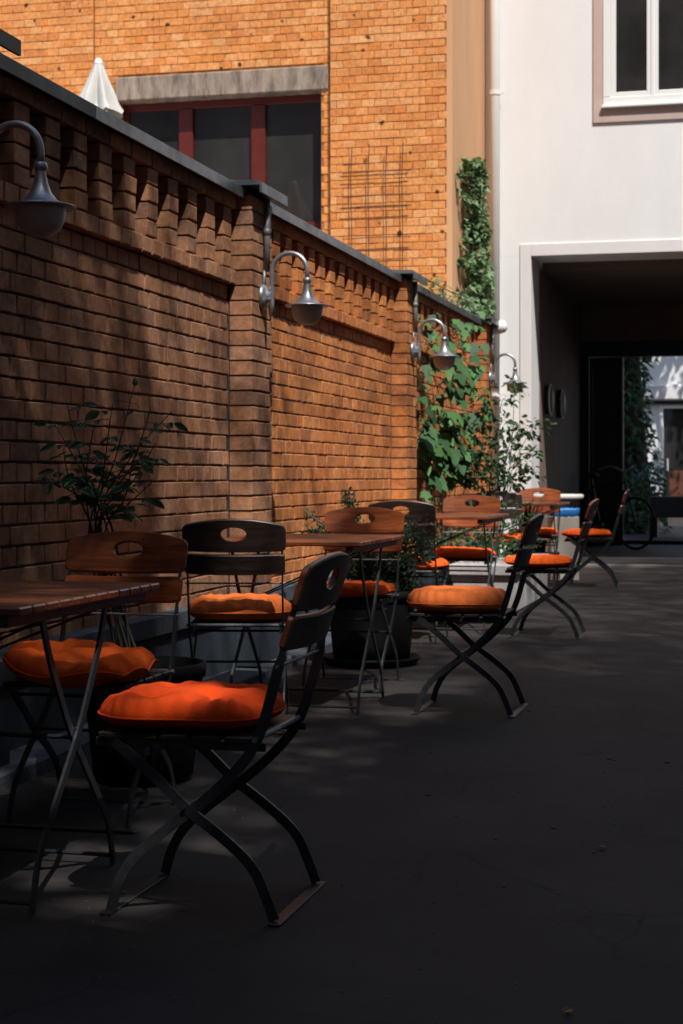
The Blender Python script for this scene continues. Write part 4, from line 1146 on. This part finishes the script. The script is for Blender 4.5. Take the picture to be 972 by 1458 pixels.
# ------------------------------------------------------------------ tables
def make_table():
    t = thing('folding_table', 'x', 'table', (0, 0, 0), 0, 'slatted folding tables along the wall')
    n = 12; s = .92 / n
    for k in range(n):
        y0 = -.46 + k * s + .003
        b = MB(); b.cbox(-.35, .35, y0, y0 + s - .006, .728, .748, .004); b.build('table_slat', M_woodx, t)
    for x in (-.30, .30):
        b = MB(); b.cbox(x - .015, x + .015, -.445, .445, .70, .7275, .002); b.build('batten', M_wooddark, t)
    for sx in (-.29, .29):
        for sg in (1, -1):
            P = smooth_path([(sg * .19, 0, .70), (sg * .145, 0, .60), (sg * .05, 0, .45), (0, 0, .385), (-sg * .05, 0, .33), (-sg * .17, 0, .2), (-sg * .235, 0, .12), (-sg * .27, 0, .006)], 4)
            b = flat_bar([(p.x, p.z) for p in P], 0, .022, .008)
            o_ = .005 * sg
            b.v = [(sx + q[1] + o_, q[0], q[2]) for q in b.v]
            b.build('leg', M_frame, t)
    for y, z in ((.262, .03), (-.262, .03), (0, .385)):
        b = MB(); b.tube([(-.29, y, z), (.29, y, z)], .006, 8); b.build('cross_bar', M_frame, t)
    for sg in (1, -1):
        b = MB(); b.tube([(-.29, sg * .06, .45), (.0, sg * .1, .58), (.29, sg * .18, .70)], .004, 6); b.build('brace', M_frame, t)
    return t
tab0 = make_table()
TL = ['nearest slatted wooden folding table, cut by the left edge of the picture', 'slatted wooden folding table in front of the big black pot', 'slatted wooden folding table beside the pale concrete planter', 'farthest slatted wooden folding table, beside the blue lined bin']
for i, (x, y) in enumerate(((-1.975, 3.97), (-1.975, 7.29), (-2.0, 10.80), (-1.99, 14.40))):
    t = tab0 if i == 0 else copy_tree(tab0)
    t.location = (x, y, G(y)); t['label'] = TL[i]

# round white table at the back
rt_ = thing('round_table', 'round white topped standing table behind the sunlit chair', 'table', (-1.965, 16.4, G(16.4)))
b = MB(); b.lathe([(0, .735), (.27, .735), (.285, .745), (.287, .775), (.275, .785), (0, .785)], 40); b.build('table_top', M_whitetop, rt_, True)
b = MB(); b.tube([(-.02, 0, .02), (-.02, 0, .735)], .016, 10); b.tube([(.03, 0.01, .02), (.03, .01, .735)], .016, 10); b.build('post', M_galv, rt_, True)
b = MB(); b.lathe([(0, 0), (.22, 0), (.22, .015), (.05, .03), (0, .03)], 28); b.build('base', M_frame, rt_)

bn = thing('bin', 'beige bin lined with a bright blue bag near the passage', 'bin', (-1.785, 15.62, G(15.6)), R(14))
b = MB(); b.cbox(-.13, .13, -.13, .13, 0, .60, .012); b.build('body', M_beige, bn)
b = MB()
for k in range(25):
    pass
K = 48
for ring, (s_, z_) in enumerate(((.126, .59), (.138, .612), (.142, .655), (.139, .67), (.128, .66), (.118, .62))):
    for k in range(K):
        w = 2 * PI * k / K; c, s2 = math.cos(w), math.sin(w); q = (abs(c) ** 6 + abs(s2) ** 6) ** (-1 / 6)
        b.v.append((c * q * s_ + random.uniform(-.003, .003), s2 * q * s_ + random.uniform(-.003, .003), z_ + random.uniform(-.006, .006)))
for r_ in range(5):
    for k in range(K):
        k2 = (k + 1) % K; b.f.append((r_*K+k, r_*K+k2, (r_+1)*K+k2, (r_+1)*K+k)); b.mi.append(0)
b.build('bag', M_blue, bn, True)
ct = thing('crate', 'black plastic crate on the ground under the last table', 'crate', (-1.84, 14.25, G(14.2)))
b = MB()
b.cbox(-.17, .17, -.12, .12, .18, .20, .003)
for sx in (-1, 1): b.cbox(sx * .16 - .008, sx * .16 + .008, -.12, .12, .2005, .33, .003)
for sy in (-1, 1): b.cbox(-.151, .151, sy * .11 - .008, sy * .11 + .008, .2005, .33, .003)
b.build('body', M_black, ct)
b = MB()
for sx in (-1, 1):
    for sy in (-1, 1): b.box(sx * .15 - .01, sx * .15 + .01, sy * .1 - .01, sy * .1 + .01, 0, .1795)
b.build('feet', M_black, ct)
b = MB(); b.cbox(-.12, -.02, -.08, .06, .201, .345, .003); b.build('paper', M_pale, ct)

# ------------------------------------------------------------------ dark passage: bicycle, bench, pots
bi = thing('bicycle', 'dark bicycle parked in the shade of the passage', 'bicycle', (-1.95, 21.6, G(17.86) + .03), R(-38))
def wheel(x):
    Mw = Matrix.Translation((x, 0, .33)) @ Matrix.Rotation(PI / 2, 4, 'X')
    b = MB(); b.lathe([(.315, -.016), (.33, -.01), (.333, 0), (.33, .01), (.315, .016), (.308, 0), (.315, -.016)], 40, Mw); w = b.build('wheel', M_tyre, bi, True)
    b = MB(); b.lathe([(.300, -.01), (.309, -.008), (.309, .008), (.300, .01), (.300, -.01)], 40, Mw); b.build('rim', M_black, w, True)
    b = MB()
    for k in range(20):
        a = 2 * PI * k / 20; b.tube([(x, .02 * (-1) ** k, .33), (x + .3 * math.cos(a), 0, .33 + .3 * math.sin(a))], .0012, 4)
    b.build('spokes', M_galv, w)
wheel(-.53); wheel(.53)
fr_ = MB()
for a, c, r_ in (((-.53, .03, .33), (-.08, .03, .30), .01), ((-.53, -.03, .33), (-.08, -.03, .30), .01), ((-.53, .0, .33), (-.2, 0, .80), .01), ((-.08, 0, .30), (-.22, 0, .88), .016), ((-.08, 0, .30), (.36, 0, .75), .018), ((-.19, 0, .78), (.34, 0, .84), .016), ((.34, 0, .90), (.53, 0, .33), .014)):
    fr_.tube([a, c], r_, 8)
fr_.build('frame', M_black, bi)
b = MB(); b.tube(smooth_path([(.18, -.29, 1.0), (.30, -.2, 1.04), (.34, 0, .98), (.30, .2, 1.04), (.18, .29, 1.0)], 5), .012, 8); b.tube([(.34, 0, .88), (.34, 0, .98)], .013, 8); b.build('handlebar', M_galv, bi)
b = MB(); b.lathe([(0, .9), (.09, .9), (.1, .93), (.07, .96), (0, .965)], 16, Matrix.Translation((-.24, 0, 0)) @ Matrix.Scale(1.3, 4, (1, 0, 0))); b.build('saddle', M_tyre, bi, True)
b = MB(); b.tube([(-.08, -.08, .30), (-.08, .08, .30)], .014, 8); b.box(-.1, .06, -.1, -.085, .14, .32); b.build('crank', M_galv, bi)

be = thing('stone_bench', 'long grey slab bench with dark gap beneath, beyond the passage', 'bench', (-0.6, 24.4, G(24.4)))
b = MB(); b.cbox(-.95, 1.6, -.2, .25, .32, .62, .015); b.build('seat', M_slate, be)
for x in (-.9, .3, 1.5):
    b = MB(); b.cbox(x - .06, x + .06, -.15, .2, 0, .319, .01); b.build('leg', M_black, be)
pp = thing('planter_box', 'grey planter box with low plants on the slab bench', 'planter', (-0.80, 24.42, G(24.4) + .62))
b = MB(); b.lathe([(.20, 0), (.26, .26), (.28, .26), (.28, .29), (.24, .29), (.23, .22), (0, .22)], 4, cap0=True); b.build('box', M_render, pp)
sp = [(Vector((random.uniform(-.2, .2), random.uniform(-.2, .2), .25 + random.random() * .14)), rv() + Vector((0, 0, .5)), random.uniform(.04, .08), random.uniform(-1, 1)) for k in range(150)]
foliage('foliage', 'ovate', M_ivy, pp, sp)
hy = thing('hydrangea', 'pale blue flowering plant in the dark by the bench', 'plant', (-1.62, 25.0, G(25)))
sp = [(Vector((random.gauss(0, .16), random.gauss(0, .14), random.uniform(.2, .95))), rv() + Vector((0, 0, .4)), random.uniform(.05, .09), random.uniform(-1, 1)) for k in range(260)]
foliage('foliage', 'ovate', M_ivy, hy, sp)
b = MB()
for k in range(6):
    c = Vector((random.uniform(-.2, .2), random.uniform(-.2, 0), random.uniform(.8, 1.05)))
    for q in range(40):
        d = rv().normalized(); pr = leaf_mesh('ovate', M_flower, q); b.add(pr.v, pr.f, leaf_matrix(c + d * .05, d.cross(rv()), .03))
b.build('flower_head', mat('pale_blue_petal', (.35, .45, .6), .6), hy, True)['kind'] = 'stuff'
# ivy-clad trunk
iv = thing('ivy_clad_tree', 'thick leaning tree trunk wrapped in dark ivy beyond the passage', 'tree', (-2.02, 26.0, G(26)))
b = MB(); b.tube(smooth_path([(.14, 0, 0), (.06, 0, .8), (0, 0, 2), (-.02, 0, 3.4), (.05, 0, 5.5)], 5), [.36 - .01 * k for k in range(21)], 12); b.build('trunk', M_bark, iv, True)
for a in (0.3, 2.1, 4.0, 5.2):
    b = MB(); b.tube(smooth_path([(.03, 0, 4.6), (math.cos(a) * .8, math.sin(a) * .8, 5.6), (math.cos(a) * 1.8, math.sin(a) * 1.8, 6.2)], 4), .06, 7); b.build('limb', M_bark, iv, True)
sp = []
for k in range(2600):
    z = random.uniform(.05, 4.2); a = random.uniform(0, 2 * PI); r_ = .40 - .04 * z + random.gauss(0, .05) + .12 * max(0, math.sin(z * 2.2 + a * 2)) ** 2
    cx_ = .14 - .07 * z if z < 2 else 0
    if z > 2.6: r_ += random.random() * .5 * (z - 2.6)
    sp.append((Vector((cx_ + r_ * math.cos(a), r_ * math.sin(a), z)), (math.cos(a), math.sin(a), -.8), random.uniform(.05, .1), random.uniform(-.7, .7)))
foliage('ivy_leaves', 'ivy', M_ivy, iv, sp)
sp = []
for k in range(2600):
    c = random.choice(((0, 0, 6.2), (1.4, .4, 6.4), (-1.2, .5, 6.0), (.4, -1.2, 6.6), (1.9, -1, 6.0), (.6, .6, 7.3)))
    v = rv().normalized() * random.random() ** .4 * .95
    sp.append((Vector(c) + v, rv() + Vector((0, 0, -.3)), random.uniform(.08, .15), random.uniform(-1, 1)))
foliage('crown', 'ovate', M_ivy, iv, sp)

gt = thing('garden_tree', 'leafy tree before the far white house, casting its shadow there', 'tree', (-.1, 33.6, G(33.6)))
b = MB(); b.tube(smooth_path([(0, 0, 0), (.1, 0, 2), (0, .1, 4), (-.3, 0, 6)], 4), [.14 - .008 * k for k in range(13)], 10); b.build('trunk', M_bark, gt, True)
for a in (.5, 2.2, 3.6, 5.1):
    b = MB(); b.tube(smooth_path([(0, .1, 4), (math.cos(a) * .7, math.sin(a) * .5, 5), (math.cos(a) * 1.4, math.sin(a) * .8, 6)], 4), .035, 6); b.build('limb', M_bark, gt, True)
sp = []
for k in range(1500):
    c = random.choice(((-.4, 0, 7.6), (.6, .3, 7), (-1.1, .2, 6.3), (.1, -.6, 5.6), (-.9, -.5, 8.4), (-1.5, 0, 5.2)))
    sp.append((Vector(c) + rv().normalized() * random.random() ** .5 * .75, rv() + Vector((0, 0, -.4)), random.uniform(.1, .2), random.uniform(-1, 1)))
foliage('crown', 'ovate', M_ivy, gt, sp)

# ------------------------------------------------------------------ litter on the asphalt
lm = leaf_mesh('ovate', M_litter, 3).mesh('leaf', M_litter, True)
for (x, y, s, a, lab) in ((-2.0, 5.16, .05, .4, 'curled yellow leaf on the ground beside the near black pot'), (-1.40, 4.85, .03, 2, 'small grey brown leaf on the asphalt behind the nearest chair'), (.095 - .47, 3.28, .03, 1, 'small tan leaf on the asphalt at the bottom edge'), (-.42, 4.72, .035, 2.5, 'small dark leaf on the bare asphalt right of centre')):
    o = link('fallen_leaf', lm); o.location = (x, y, G(y) + .009); o.rotation_euler = (.15, -.1, a); o.scale = (s, s, s); tag(o, lab, 'leaf', 'fallen leaves on the asphalt')
b = MB(); rr = random.Random(2)
for k in range(1300):
    x = rr.uniform(-2.3, .6); y = rr.uniform(2.6, 14); s = rr.uniform(.0012, .0035) * (2.0 if rr.random() < .06 else 1)
    b.box(-s, s, -s * .7, s * .7, 0, s * .8, Matrix.Translation((x, y, G(y))) @ Matrix.Rotation(rr.uniform(0, 6), 4, 'Z'))
o = b.build('grit', mat('grit', (.13, .115, .10), .9)); o['kind'] = 'stuff'; o['label'] = 'scattered grit and crumbs on the asphalt'
